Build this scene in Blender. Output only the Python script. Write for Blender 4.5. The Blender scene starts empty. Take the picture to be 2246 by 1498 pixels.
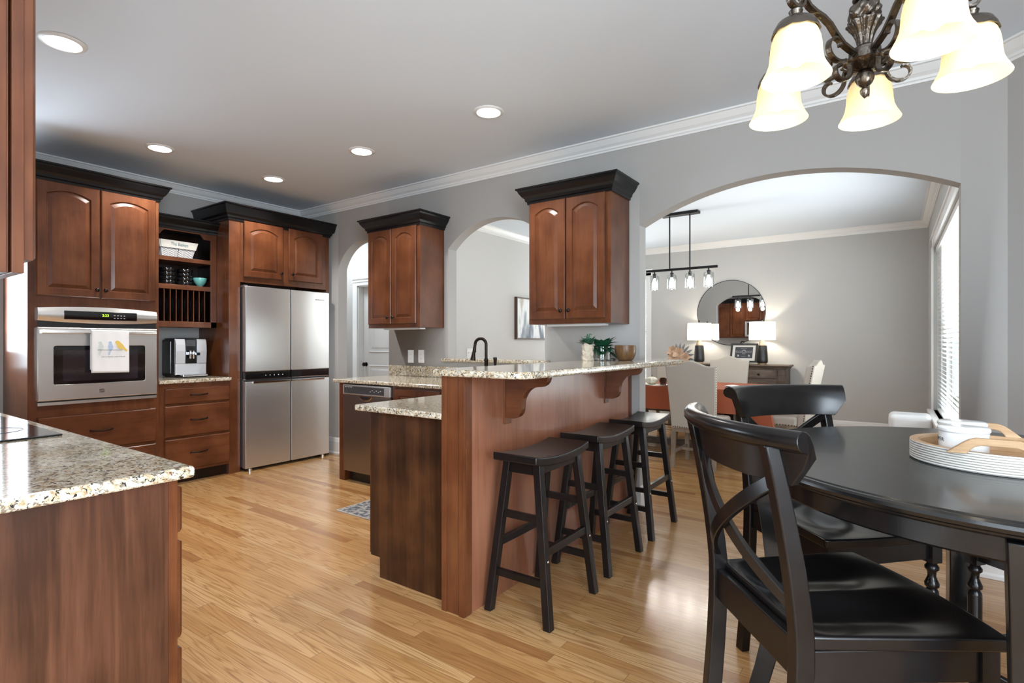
import bpy, bmesh, math, random
from mathutils import Vector, Matrix
random.seed(7)
PI = math.pi
SC = bpy.context.scene
COL = SC.collection

# ---------------------------------------------------------------- camera
W_PX, H_PX = 2246.0, 1498.0
FOC, HORIZON, CAM_Z = 1181.0, 752.0, 1.236
YAW = math.atan2(834.0, FOC)
cam = bpy.data.cameras.new('camera')
cam.sensor_fit = 'HORIZONTAL'
cam.sensor_width = 36.0
cam.lens = FOC / W_PX * 36.0
cam.shift_y = (HORIZON - H_PX / 2) / W_PX
cam.clip_start = 0.02
cam_o = bpy.data.objects.new('camera', cam)
cam_o.location = (0, 0, CAM_Z)
cam_o.rotation_euler = (PI / 2, 0, YAW)
COL.objects.link(cam_o)
SC.camera = cam_o

# ---------------------------------------------------------------- sky, window light, exposure
world = bpy.data.worlds.new('sky')
SC.world = world
world.use_nodes = True
wn = world.node_tree.nodes
bgn = wn['Background']
bgn.inputs[0].default_value = (0.80, 0.90, 1.0, 1)
bgn.inputs[1].default_value = 3.0
SC.view_settings.view_transform = 'Standard'
SC.view_settings.look = 'None'
SC.view_settings.gamma = 1.0
SC.view_settings.use_curve_mapping = False
SC.view_settings.exposure = 0.6
SC.cycles.use_denoising = True
SC.cycles.max_bounces = 10
SC.cycles.diffuse_bounces = 6
SC.cycles.glossy_bounces = 5
SC.cycles.transmission_bounces = 8
SC.cycles.sample_clamp_indirect = 6.0
SC.cycles.caustics_reflective = False
SC.cycles.caustics_refractive = False

def area_light(name, loc, direction, sx, sy, power, color=(1, 1, 1), spread=PI):
    l = bpy.data.lights.new(name, 'AREA')
    l.shape = 'RECTANGLE'
    l.size, l.size_y = sx, sy
    l.energy = power
    l.color = color
    l.spread = spread
    o = bpy.data.objects.new(name, l)
    o.location = loc
    o.rotation_euler = Vector(direction).to_track_quat('-Z', 'Z').to_euler()
    COL.objects.link(o)
    return o

DAY = (0.78, 0.89, 1.0)
area_light('daylight_right_window', (1.86, -0.65, 1.45), (-1, 0, 0), 2.1, 1.7, 165, DAY)
area_light('daylight_rear_window', (0.25, -2.36, 1.45), (0, 1, 0), 2.4, 1.7, 45, DAY)
area_light('daylight_left_window', (-5.66, 0.52, 1.62), (1, 0, 0), 0.9, 1.2, 34, DAY)
area_light('daylight_dining_side_window', (0.62, 6.0, 1.4), (-1, 0, 0), 2.9, 1.8, 185, (0.95, 0.98, 1.0))
area_light('daylight_dining_far_window', (-3.75, 8.78, 1.4), (0, -1, 0), 0.9, 1.8, 80, (0.95, 0.98, 1.0))
area_light('hall_ceiling_fill', (-6.2, 4.40, 2.74), (0, 0, -1), 0.4, 0.4, 10, (0.86, 0.94, 1.0))  # unseen fixture, added to brighten the hall behind the doorway
area_light('hall_end_fill', (-8.95, 4.15, 1.4), (1, 0.15, 0), 0.45, 1.8, 90, (0.86, 0.94, 1.0))  # added fill before the solid end wall, lights the hall door

# ---------------------------------------------------------------- materials
def new_mat(name):
    m = bpy.data.materials.new(name)
    m.use_nodes = True
    nt = m.node_tree
    return m, nt, nt.nodes['Principled BSDF']

def simple(name, col, rough=0.5, metal=0.0, coat=0.0, spec=None, emit=None, estr=0.0, trans=0.0, alpha=None, bump=None):
    m, nt, b = new_mat(name)
    b.inputs['Base Color'].default_value = (*col, 1)
    b.inputs['Roughness'].default_value = rough
    b.inputs['Metallic'].default_value = metal
    b.inputs['Coat Weight'].default_value = coat
    b.inputs['Coat Roughness'].default_value = 0.08
    if spec is not None: b.inputs['Specular IOR Level'].default_value = spec
    if emit:
        b.inputs['Emission Color'].default_value = (*emit, 1)
        b.inputs['Emission Strength'].default_value = estr
    if trans: b.inputs['Transmission Weight'].default_value = trans
    # every surface gets a little procedural variation
    tc = nt.nodes.new('ShaderNodeTexCoord')
    nz = nt.nodes.new('ShaderNodeTexNoise')
    sc_, amt = bump if bump else (40.0, 0.02)
    nz.inputs['Scale'].default_value = sc_
    nz.inputs['Detail'].default_value = 3
    nt.links.new(tc.outputs['Object'], nz.inputs['Vector'])
    bp = nt.nodes.new('ShaderNodeBump')
    bp.inputs['Strength'].default_value = amt
    bp.inputs['Distance'].default_value = 0.01
    nt.links.new(nz.outputs['Fac'], bp.inputs['Height'])
    nt.links.new(bp.outputs['Normal'], b.inputs['Normal'])
    return m

def ramp(nt, fac, stops):
    r = nt.nodes.new('ShaderNodeValToRGB')
    e = r.color_ramp.elements
    e[0].position, e[0].color = stops[0][0], (*stops[0][1], 1)
    e[1].position, e[1].color = stops[-1][0], (*stops[-1][1], 1)
    for p, c in stops[1:-1]:
        x = e.new(p); x.color = (*c, 1)
    nt.links.new(fac, r.inputs[0])
    return r.outputs[0]

def wood(name, dark, mid, light, axis, rough=0.32, coat=0.18, freq=9.0, blotch=4.5, spec=0.35, streak=0.5, stretch=0.07):
    m, nt, b = new_mat(name)
    L = nt.links
    tc = nt.nodes.new('ShaderNodeTexCoord')
    oi = nt.nodes.new('ShaderNodeObjectInfo')
    add = nt.nodes.new('ShaderNodeVectorMath'); add.operation = 'ADD'
    sc = nt.nodes.new('ShaderNodeVectorMath'); sc.operation = 'SCALE'
    cmb = nt.nodes.new('ShaderNodeCombineXYZ')
    for i in range(3): L.new(oi.outputs['Random'], cmb.inputs[i])
    sc.inputs['Scale'].default_value = 13.0
    L.new(cmb.outputs[0], sc.inputs[0])
    L.new(tc.outputs['Object'], add.inputs[0]); L.new(sc.outputs[0], add.inputs[1])
    mp = nt.nodes.new('ShaderNodeMapping')
    s = [freq, freq, freq]; s[axis] = freq * stretch
    mp.inputs['Scale'].default_value = s
    L.new(add.outputs[0], mp.inputs['Vector'])
    n1 = nt.nodes.new('ShaderNodeTexNoise')
    n1.inputs['Scale'].default_value = 1.6; n1.inputs['Detail'].default_value = 5
    n1.inputs['Roughness'].default_value = 0.6; n1.inputs['Distortion'].default_value = 0.9
    L.new(mp.outputs[0], n1.inputs['Vector'])
    n2 = nt.nodes.new('ShaderNodeTexNoise')
    n2.inputs['Scale'].default_value = 16; n2.inputs['Detail'].default_value = 3
    L.new(mp.outputs[0], n2.inputs['Vector'])
    n3 = nt.nodes.new('ShaderNodeTexNoise')
    n3.inputs['Scale'].default_value = blotch; n3.inputs['Detail'].default_value = 3
    L.new(add.outputs[0], n3.inputs['Vector'])
    a1 = nt.nodes.new('ShaderNodeMath'); a1.operation = 'MULTIPLY_ADD'
    a1.inputs[1].default_value = 0.25; L.new(n2.outputs['Fac'], a1.inputs[0])
    a0 = nt.nodes.new('ShaderNodeMath'); a0.operation = 'MULTIPLY'; a0.inputs[1].default_value = streak; L.new(n1.outputs['Fac'], a0.inputs[0]); L.new(a0.outputs[0], a1.inputs[2])
    a2 = nt.nodes.new('ShaderNodeMath'); a2.operation = 'MULTIPLY_ADD'
    a2.inputs[1].default_value = 0.85; L.new(n3.outputs['Fac'], a2.inputs[0]); L.new(a1.outputs[0], a2.inputs[2])
    c = ramp(nt, a2.outputs[0], [(0.62, dark), (0.90, mid), (1.18 if False else 1.0, light)])
    # remap so the ramp covers the useful range
    r = c.node; e = r.color_ramp.elements
    mr = nt.nodes.new('ShaderNodeMapRange')
    mid_ = 0.5 * (streak + 0.25 + 0.85); mr.inputs[1].default_value = mid_ - 0.24; mr.inputs[2].default_value = mid_ + 0.24
    for l in list(r.inputs[0].links): L.remove(l)
    L.new(a2.outputs[0], mr.inputs[0]); L.new(mr.outputs[0], r.inputs[0])
    e[0].position, e[1].position, e[2].position = 0.05, 0.5, 1.0
    L.new(c, b.inputs['Base Color'])
    b.inputs['Roughness'].default_value = rough
    b.inputs['Coat Weight'].default_value = coat
    b.inputs['Coat Roughness'].default_value = 0.14
    b.inputs['Specular IOR Level'].default_value = spec
    return m

CH = ((0.068, 0.0195, 0.0065), (0.112, 0.0345, 0.0120), (0.160, 0.056, 0.0215))
cherry_v = wood('cherry_vertical', *CH, 2)
cherry_y = wood('cherry_along_y', *CH, 1)
cherry_x = wood('cherry_along_x', *CH, 0)
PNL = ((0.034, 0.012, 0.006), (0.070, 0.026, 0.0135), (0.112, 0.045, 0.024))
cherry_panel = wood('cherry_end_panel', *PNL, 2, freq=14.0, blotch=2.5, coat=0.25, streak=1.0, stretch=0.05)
cherry_bar = wood('cherry_bar_panel', (0.16, 0.058, 0.028), (0.26, 0.100, 0.053), (0.34, 0.145, 0.083), 2, freq=6.0, blotch=2.0, coat=0.4, rough=0.38)
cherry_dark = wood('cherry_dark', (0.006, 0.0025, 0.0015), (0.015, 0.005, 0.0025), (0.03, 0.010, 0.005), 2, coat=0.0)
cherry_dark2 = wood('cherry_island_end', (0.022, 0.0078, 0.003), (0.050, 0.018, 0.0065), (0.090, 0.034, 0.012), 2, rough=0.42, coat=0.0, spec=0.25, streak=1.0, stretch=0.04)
pine_grey = wood('weathered_oak', (0.05, 0.036, 0.028), (0.105, 0.076, 0.060), (0.17, 0.13, 0.105), 0, rough=0.55, coat=0.0)
pine_grey_v = wood('weathered_oak_upright', (0.05, 0.036, 0.028), (0.105, 0.076, 0.060), (0.17, 0.13, 0.105), 2, rough=0.55, coat=0.0)
taupe_wood = wood('taupe_leg_wood', (0.14, 0.10, 0.07), (0.24, 0.185, 0.14), (0.34, 0.27, 0.21), 2, rough=0.5, coat=0.0)
mango_wood = wood('mango_wood', (0.30, 0.17, 0.08), (0.52, 0.34, 0.19), (0.68, 0.50, 0.32), 0, rough=0.45, coat=0.0)
bowl_wood = wood('turned_bowl_wood', (0.05, 0.022, 0.009), (0.15, 0.075, 0.03), (0.24, 0.14, 0.065), 2, rough=0.4, coat=0.1, freq=30)

def oak_floor():
    m, nt, b = new_mat('oak_strip_floor')
    L = nt.links; N = nt.nodes.new
    geo = N('ShaderNodeNewGeometry')
    sep = N('ShaderNodeSeparateXYZ'); L.new(geo.outputs['Position'], sep.inputs[0])
    def mth(op, a, bb=None, c=None):
        n = N('ShaderNodeMath'); n.operation = op
        for i, v in enumerate((a, bb, c)):
            if v is None: continue
            if isinstance(v, (int, float)): n.inputs[i].default_value = v
            else: L.new(v, n.inputs[i])
        return n.outputs[0]
    PW, PL = 0.0575, 1.15
    yr = mth('DIVIDE', sep.outputs[1], PW)
    row = mth('FLOOR', yr)
    wn1 = N('ShaderNodeTexWhiteNoise'); wn1.noise_dimensions = '1D'; L.new(row, wn1.inputs['W'])
    xo = mth('MULTIPLY_ADD', wn1.outputs['Value'], 7.3, mth('DIVIDE', sep.outputs[0], PL))
    pid = mth('FLOOR', xo)
    cmb = N('ShaderNodeCombineXYZ'); L.new(row, cmb.inputs[0]); L.new(pid, cmb.inputs[1])
    wn2 = N('ShaderNodeTexWhiteNoise'); wn2.noise_dimensions = '3D'; L.new(cmb.outputs[0], wn2.inputs['Vector'])
    base = ramp(nt, wn2.outputs['Value'], [(0.0, (0.36, 0.165, 0.058)), (0.13, (0.47, 0.245, 0.090)), (0.55, (0.54, 0.30, 0.120)), (1.0, (0.60, 0.365, 0.165))])
    # grain: stretched noise, shifted for each board
    off = N('ShaderNodeVectorMath'); off.operation = 'SCALE'; L.new(wn2.outputs['Color'], off.inputs[0]); off.inputs['Scale'].default_value = 20
    ad = N('ShaderNodeVectorMath'); ad.operation = 'ADD'; L.new(geo.outputs['Position'], ad.inputs[0]); L.new(off.outputs[0], ad.inputs[1])
    mp = N('ShaderNodeMapping'); mp.inputs['Scale'].default_value = (0.75, 13, 1); L.new(ad.outputs[0], mp.inputs['Vector'])
    g1 = N('ShaderNodeTexNoise'); g1.inputs['Scale'].default_value = 1.0; g1.inputs['Detail'].default_value = 2; g1.inputs['Distortion'].default_value = 0.25
    L.new(mp.outputs[0], g1.inputs['Vector'])
    rings = mth('SINE', mth('MULTIPLY', g1.outputs['Fac'], 85.0))
    rings = mth('MULTIPLY_ADD', rings, 0.5, 0.5)
    rings = mth('MULTIPLY', mth('POWER', rings, 3.5), mth('MULTIPLY_ADD', wn2.outputs['Value'], 0.75, 0.45))
    mp2 = N('ShaderNodeMapping'); mp2.inputs['Scale'].default_value = (6, 260, 1); L.new(ad.outputs[0], mp2.inputs['Vector'])
    g2 = N('ShaderNodeTexNoise'); g2.inputs['Scale'].default_value = 1.0; g2.inputs['Detail'].default_value = 3; L.new(mp2.outputs[0], g2.inputs['Vector'])
    gr = mth('ADD', mth('MULTIPLY', rings, 0.62), mth('MULTIPLY', mth('SUBTRACT', g2.outputs['Fac'], 0.4), 1.3))
    mx = N('ShaderNodeMixRGB'); mx.blend_type = 'MULTIPLY'
    L.new(mth('MINIMUM', mth('MAXIMUM', mth('MULTIPLY', gr, 0.85), 0.0), 0.75), mx.inputs[0]); L.new(base, mx.inputs[1]); mx.inputs[2].default_value = (0.46, 0.32, 0.19, 1)
    # thin seams
    fy = mth('FRACT', yr); fx = mth('FRACT', xo)
    ey = mth('MINIMUM', fy, mth('SUBTRACT', 1.0, fy)); ex = mth('MINIMUM', fx, mth('SUBTRACT', 1.0, fx))
    seam = mth('MAXIMUM', mth('LESS_THAN', ey, 0.018), mth('LESS_THAN', ex, 0.0012))
    mx2 = N('ShaderNodeMixRGB'); mx2.blend_type = 'MIX'
    L.new(mth('MULTIPLY', seam, 0.55), mx2.inputs[0]); L.new(mx.outputs[0], mx2.inputs[1]); mx2.inputs[2].default_value = (0.14, 0.065, 0.025, 1)
    L.new(mx2.outputs[0], b.inputs['Base Color'])
    b.inputs['Roughness'].default_value = 0.24
    b.inputs['Coat Weight'].default_value = 0.30
    b.inputs['Coat Roughness'].default_value = 0.15
    nz = N('ShaderNodeTexNoise'); nz.inputs['Scale'].default_value = 9; L.new(geo.outputs['Position'], nz.inputs['Vector'])
    bp = N('ShaderNodeBump'); bp.inputs['Strength'].default_value = 0.05; bp.inputs['Distance'].default_value = 0.01
    L.new(mth('ADD', nz.outputs['Fac'], mth('MULTIPLY', seam, -0.4)), bp.inputs['Height']); L.new(bp.outputs[0], b.inputs['Normal'])
    return m
floor_mat = oak_floor()

def granite_mat():
    m, nt, b = new_mat('speckled_granite')
    L = nt.links; N = nt.nodes.new
    geo = N('ShaderNodeNewGeometry')
    def noise(s, d=4, r=0.6, dist=0.0, sc=(1, 1, 1)):
        mp = N('ShaderNodeMapping'); mp.inputs['Scale'].default_value = sc; L.new(geo.outputs['Position'], mp.inputs['Vector'])
        n = N('ShaderNodeTexNoise'); n.inputs['Scale'].default_value = s; n.inputs['Detail'].default_value = d
        n.inputs['Roughness'].default_value = r; n.inputs['Distortion'].default_value = dist
        L.new(mp.outputs[0], n.inputs['Vector']); return n.outputs['Fac']
    base = ramp(nt, noise(52, 5, 0.68), [(0.32, (0.26, 0.16, 0.08)), (0.41, (0.46, 0.35, 0.22)), (0.48, (0.58, 0.50, 0.37)), (0.62, (0.70, 0.655, 0.56))])
    def over(col, mask, c):
        x = N('ShaderNodeMixRGB'); L.new(mask, x.inputs[0]); L.new(col, x.inputs[1]); x.inputs[2].default_value = (*c, 1); return x.outputs[0]
    def mask(fac, lo, hi):
        r = N('ShaderNodeMapRange'); r.inputs[1].default_value = lo; r.inputs[2].default_value = hi; L.new(fac, r.inputs[0]); return r.outputs[0]
    base = over(base, mask(noise(100, 3, 0.55, 0.9), 0.565, 0.615), (0.022, 0.02, 0.02))
    base = over(base, mask(noise(66, 3, 0.55, 1.0), 0.575, 0.63), (0.20, 0.165, 0.125))
    base = over(base, mask(noise(45, 2, 0.5), 0.70, 0.74), (0.16, 0.055, 0.03))
    L.new(base, b.inputs['Base Color'])
    b.inputs['Roughness'].default_value = 0.10
    b.inputs['Coat Weight'].default_value = 0.3
    b.inputs['Coat Roughness'].default_value = 0.04
    return m
granite = granite_mat()

def brushed(name, col, rough, axis=2):
    m, nt, b = new_mat(name)
    L = nt.links
    b.inputs['Base Color'].default_value = (*col, 1)
    b.inputs['Metallic'].default_value = 1.0
    tc = nt.nodes.new('ShaderNodeTexCoord')
    mp = nt.nodes.new('ShaderNodeMapping')
    s = [4.0, 4.0, 4.0]; s[axis] = 400.0
    mp.inputs['Scale'].default_value = s
    nz = nt.nodes.new('ShaderNodeTexNoise'); nz.inputs['Scale'].default_value = 1.0; nz.inputs['Detail'].default_value = 2
    L.new(tc.outputs['Object'], mp.inputs['Vector']); L.new(mp.outputs[0], nz.inputs['Vector'])
    mr = nt.nodes.new('ShaderNodeMapRange'); mr.inputs[3].default_value = rough - 0.06; mr.inputs[4].default_value = rough + 0.08
    L.new(nz.outputs['Fac'], mr.inputs[0]); L.new(mr.outputs[0], b.inputs['Roughness'])
    bp = nt.nodes.new('ShaderNodeBump'); bp.inputs['Strength'].default_value = 0.03; bp.inputs['Distance'].default_value = 0.002
    L.new(nz.outputs['Fac'], bp.inputs['Height']); L.new(bp.outputs[0], b.inputs['Normal'])
    return m

paint_wall = simple('greige_wall_paint', (0.41, 0.396, 0.378), 0.75, bump=(180, 0.03))
paint_dining = simple('light_grey_wall_paint', (0.50, 0.495, 0.48), 0.75, bump=(180, 0.03))
paint_hall = simple('pale_hall_paint', (0.60, 0.59, 0.57), 0.75, bump=(180, 0.03))
paint_white = simple('white_trim_paint', (0.80, 0.80, 0.79), 0.38, bump=(60, 0.01))
paint_ceiling = simple('white_ceiling_paint', (0.73, 0.80, 0.88), 0.9, bump=(220, 0.03))
crown_black = simple('espresso_black_crown', (0.006, 0.0055, 0.006), 0.28, coat=0.0, spec=0.35)
black_wood = wood('black_lacquered_wood', (0.004, 0.0035, 0.0035), (0.007, 0.006, 0.006), (0.010, 0.0085, 0.0085), 0, rough=0.24, coat=0.05, freq=14, spec=0.32)
table_black = simple('black_table_lacquer', (0.006, 0.0058, 0.006), 0.24, coat=0.15, spec=0.38, bump=(300, 0.015))
stool_wood = wood('dark_espresso_stool_wood', (0.005, 0.004, 0.004), (0.008, 0.006, 0.006), (0.013, 0.010, 0.0095), 2, rough=0.30, coat=0.0, freq=14, spec=0.4)
bronze = simple('oil_rubbed_bronze', (0.030, 0.022, 0.018), 0.32, metal=0.9)
antique = simple('antique_silver_bronze', (0.13, 0.108, 0.088), 0.30, metal=1.0, bump=(90, 0.25))
steel = brushed('brushed_stainless', (0.74, 0.74, 0.735), 0.36, 2)
steel_h = simple('satin_stainless_oven', (0.80, 0.785, 0.76), 0.27, metal=0.92, bump=(3, 0.02))
steel_dark = brushed('dark_stainless', (0.33, 0.30, 0.28), 0.30, 2)
chrome = simple('chrome', (0.75, 0.75, 0.76), 0.12, metal=1.0)
silver_plastic = simple('silver_plastic', (0.62, 0.63, 0.66), 0.35, metal=0.35)
black_gloss = simple('black_gloss', (0.006, 0.006, 0.007), 0.06, coat=0.5)
black_plastic = simple('black_plastic', (0.012, 0.012, 0.013), 0.35)
black_iron = simple('black_iron', (0.010, 0.010, 0.011), 0.45, metal=0.3)
grey_side = simple('dark_grey_fridge_side', (0.10, 0.095, 0.095), 0.45)
white_plastic = simple('white_plastic', (0.82, 0.82, 0.81), 0.35)
ceramic_white = simple('white_glazed_ceramic', (0.86, 0.86, 0.85), 0.15, coat=0.4)
ceramic_black = simple('black_glazed_ceramic', (0.006, 0.006, 0.007), 0.10, coat=0.6)
turquoise = simple('turquoise_glaze', (0.16, 0.50, 0.47), 0.25, coat=0.3, bump=(120, 0.1))
linen = simple('oatmeal_linen', (0.46, 0.42, 0.365), 0.9, bump=(420, 0.35))
linen_pale = simple('pale_linen', (0.62, 0.61, 0.59), 0.9, bump=(420, 0.35))
rust_cloth = simple('rust_tablecloth', (0.31, 0.066, 0.019), 0.62, bump=(30, 0.12))
towel_white = simple('white_cotton', (0.80, 0.79, 0.78), 0.95, bump=(350, 0.25))
nail_dark = simple('dark_nailheads', (0.03, 0.022, 0.018), 0.35, metal=0.8)
gold = simple('brass_gold', (0.75, 0.50, 0.14), 0.25, metal=1.0)
leaf_green = simple('succulent_green', (0.035, 0.115, 0.065), 0.5, bump=(60, 0.2))
leaf_dark = simple('dark_green_leaf', (0.012, 0.07, 0.032), 0.45, bump=(60, 0.2))
petal = simple('cream_petal', (0.62, 0.42, 0.28), 0.7, bump=(60, 0.2))
twig = simple('grey_twig_leaf', (0.10, 0.10, 0.10), 0.6)
bark_white = simple('whitewashed_bark', (0.62, 0.54, 0.42), 0.85, bump=(60, 1.0))
pumpkin_white = simple('cream_pumpkin', (0.74, 0.70, 0.60), 0.5)
pinecone = simple('brown_pinecone', (0.10, 0.035, 0.022), 0.6)
candle_grey = simple('smoky_candle_glass', (0.20, 0.19, 0.175), 0.2, coat=0.4)
pouf_white = simple('white_ribbed_vinyl', (0.80, 0.81, 0.83), 0.45)
ink_grey = simple('grey_ink', (0.10, 0.10, 0.11), 0.8)
ink_white = simple('white_chalk', (0.80, 0.80, 0.80), 0.8)
ink_teal = simple('teal_lettering', (0.20, 0.42, 0.46), 0.8)
bird_blue = simple('pale_blue_print', (0.42, 0.52, 0.70), 0.9)
bird_grey = simple('pale_grey_green_print', (0.58, 0.63, 0.62), 0.9)
bird_yellow = simple('yellow_print', (0.72, 0.50, 0.12), 0.9)
slate = simple('slate_print', (0.045, 0.046, 0.055), 0.7)
mirror_mat = simple('silver_mirror', (0.82, 0.83, 0.83), 0.01, metal=1.0, bump=(10, 0.0))
green_led = simple('green_led_digits', (0.3, 0.6, 0.02), 0.4, emit=(0.55, 1.0, 0.05), estr=1.6)
lawn_mat = simple('lawn', (0.06, 0.11, 0.03), 0.9, bump=(8, 0.4))

def clear_glass(name, tint=(1, 1, 1)):
    m = bpy.data.materials.new(name); m.use_nodes = True
    nt = m.node_tree; nt.nodes.clear()
    out = nt.nodes.new('ShaderNodeOutputMaterial')
    t = nt.nodes.new('ShaderNodeBsdfTransparent'); t.inputs[0].default_value = (*tint, 1)
    g = nt.nodes.new('ShaderNodeBsdfGlossy'); g.inputs['Roughness'].default_value = 0.02
    lw = nt.nodes.new('ShaderNodeLayerWeight'); lw.inputs['Blend'].default_value = 0.25
    mr = nt.nodes.new('ShaderNodeMath'); mr.operation = 'MULTIPLY_ADD'; mr.inputs[1].default_value = 0.75; mr.inputs[2].default_value = 0.05
    nt.links.new(lw.outputs['Facing'], mr.inputs[0])
    mx = nt.nodes.new('ShaderNodeMixShader')
    nt.links.new(mr.outputs[0], mx.inputs[0]); nt.links.new(t.outputs[0], mx.inputs[1]); nt.links.new(g.outputs[0], mx.inputs[2])
    nt.links.new(mx.outputs[0], out.inputs[0])
    return m
glass = clear_glass('clear_glass', (0.96, 0.98, 0.98))

def glowing(name, col, strength, base=(0.9, 0.9, 0.88)):
    return simple(name, base, 0.5, emit=col, estr=strength)
lens_glow = glowing('lit_downlight_lens', (1.0, 0.97, 0.92), 9.0)
bulb_glow = glowing('lit_bulb', (1.0, 0.95, 0.86), 22.0)

def translucent_shade(name, col, emit, estr, mix=0.55):
    m = bpy.data.materials.new(name); m.use_nodes = True
    nt = m.node_tree; b = nt.nodes['Principled BSDF']; out = nt.nodes['Material Output']
    tc = nt.nodes.new('ShaderNodeTexCoord'); nz = nt.nodes.new('ShaderNodeTexNoise'); nz.inputs['Scale'].default_value = 18
    nt.links.new(tc.outputs['Object'], nz.inputs['Vector'])
    c = ramp(nt, nz.outputs['Fac'], [(0.3, tuple(x * 0.93 for x in col)), (0.7, col)])
    nt.links.new(c, b.inputs['Base Color'])
    b.inputs['Roughness'].default_value = 0.4
    b.inputs['Emission Color'].default_value = (*emit, 1); b.inputs['Emission Strength'].default_value = estr
    tl = nt.nodes.new('ShaderNodeBsdfTranslucent'); nt.links.new(c, tl.inputs[0])
    mx = nt.nodes.new('ShaderNodeMixShader'); mx.inputs[0].default_value = mix
    nt.links.new(b.outputs[0], mx.inputs[1]); nt.links.new(tl.outputs[0], mx.inputs[2]); nt.links.new(mx.outputs[0], out.inputs[0])
    return m
shade_glass = translucent_shade('cream_alabaster_glass', (1.0, 0.84, 0.52), (1.0, 0.93, 0.74), 0.05, 0.30)
lamp_linen = translucent_shade('lit_linen_shade', (0.95, 0.92, 0.86), (1.0, 0.95, 0.88), 0.12, 0.4)
blind_white = translucent_shade('white_blind_slat', (0.88, 0.88, 0.88), (1, 1, 1), 0.0, 0.28)

# ---------------------------------------------------------------- mesh helpers
class MB:
    """collects geometry; build() links it as ONE mesh object"""
    def __init__(s, frame=None):
        s.v, s.f, s.sm = [], [], []
        s.fr = frame
    def P(s, p):
        if s.fr:
            O, R, N = s.fr
            return (O[0] + R[0] * p[0] + N[0] * p[1], O[1] + R[1] * p[0] + N[1] * p[1], O[2] + p[2])
        return tuple(p)
    def add(s, verts, faces, smooth=False):
        b = len(s.v)
        s.v += [s.P(p) for p in verts]
        for f in faces:
            s.f.append([i + b for i in f]); s.sm.append(smooth)
        return s
    def box(s, x0, x1, y0, y1, z0, z1):
        if x0 > x1: x0, x1 = x1, x0
        if y0 > y1: y0, y1 = y1, y0
        if z0 > z1: z0, z1 = z1, z0
        v = [(x0, y0, z0), (x1, y0, z0), (x1, y1, z0), (x0, y1, z0), (x0, y0, z1), (x1, y0, z1), (x1, y1, z1), (x0, y1, z1)]
        return s.add(v, [(0, 3, 2, 1), (4, 5, 6, 7), (0, 1, 5, 4), (1, 2, 6, 5), (2, 3, 7, 6), (3, 0, 4, 7)])
    def hexa(s, bot, top):
        return s.add(list(bot) + list(top), [(3, 2, 1, 0), (4, 5, 6, 7), (0, 1, 5, 4), (1, 2, 6, 5), (2, 3, 7, 6), (3, 0, 4, 7)])
    def prism(s, pts, vec, smooth=False):
        n = len(pts)
        q = [(p[0] + vec[0], p[1] + vec[1], p[2] + vec[2]) for p in pts]
        fs = [list(range(n))[::-1], [n + i for i in range(n)]]
        s.add(list(pts) + q, fs)
        b = len(s.v) - 2 * n
        for i in range(n):
            j = (i + 1) % n
            s.f.append([b + i, b + j, b + n + j, b + n + i]); s.sm.append(smooth)
        return s
    def lathe(s, prof, c=(0, 0, 0), n=24, axis='z', smooth=True, cap=True, sx=1.0, sy=1.0):
        vs, fs = [], []
        for r, z in prof:
            for k in range(n):
                a = 2 * PI * k / n
                p = (r * math.cos(a) * sx, r * math.sin(a) * sy, z)
                if axis == 'x': p = (p[2], p[0], p[1])
                elif axis == 'y': p = (p[0], p[2], p[1])
                vs.append((c[0] + p[0], c[1] + p[1], c[2] + p[2]))
        m = len(prof)
        for i in range(m - 1):
            for k in range(n):
                k2 = (k + 1) % n
                fs.append((i * n + k, i * n + k2, (i + 1) * n + k2, (i + 1) * n + k))
        s.add(vs, fs, smooth)
        b = len(s.v) - m * n
        if cap:
            if prof[0][0] > 1e-5: s.f.append([b + k for k in range(n)][::-1]); s.sm.append(False)
            if prof[-1][0] > 1e-5: s.f.append([b + (m - 1) * n + k for k in range(n)]); s.sm.append(False)
        return s
    def tube(s, path, rad, n=8, smooth=True, cap=True, sect=None, up=None):
        path = [Vector(p) for p in path]
        m = len(path)
        rads = rad if isinstance(rad, (list, tuple)) else [rad] * m
        t0 = (path[1] - path[0]).normalized()
        u = Vector(up) if up else (Vector((0, 0, 1)) if abs(t0.z) < 0.9 else Vector((1, 0, 0)))
        vs, fs = [], []
        prev = None
        for i, p in enumerate(path):
            t = (path[min(i + 1, m - 1)] - path[max(i - 1, 0)]).normalized()
            if prev is None: nrm = (u - t * u.dot(t)).normalized()
            else:
                nrm = prev - t * prev.dot(t)
                nrm = nrm.normalized() if nrm.length > 1e-6 else prev
            prev = nrm
            bn = t.cross(nrm)
            if sect:
                for a, bb in sect: vs.append(p + nrm * (a * rads[i]) + bn * (bb * rads[i]))
            else:
                for k in range(n):
                    a = 2 * PI * k / n
                    vs.append(p + nrm * (math.cos(a) * rads[i]) + bn * (math.sin(a) * rads[i]))
        k0 = len(sect) if sect else n
        for i in range(m - 1):
            for k in range(k0):
                k2 = (k + 1) % k0
                fs.append((i * k0 + k, i * k0 + k2, (i + 1) * k0 + k2, (i + 1) * k0 + k))
        s.add([tuple(v) for v in vs], fs, smooth)
        b = len(s.v) - m * k0
        if cap:
            s.f.append([b + k for k in range(k0)][::-1]); s.sm.append(False)
            s.f.append([b + (m - 1) * k0 + k for k in range(k0)]); s.sm.append(False)
        return s
    def grid(s, fn, nu, nv, smooth=True, closeu=False):
        vs = [fn(i / nu, j / nv) for j in range(nv + 1) for i in range(nu + 1)]
        fs = [(j * (nu + 1) + i, j * (nu + 1) + i + 1, (j + 1) * (nu + 1) + i + 1, (j + 1) * (nu + 1) + i) for j in range(nv) for i in range(nu)]
        return s.add(vs, fs, smooth)
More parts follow.
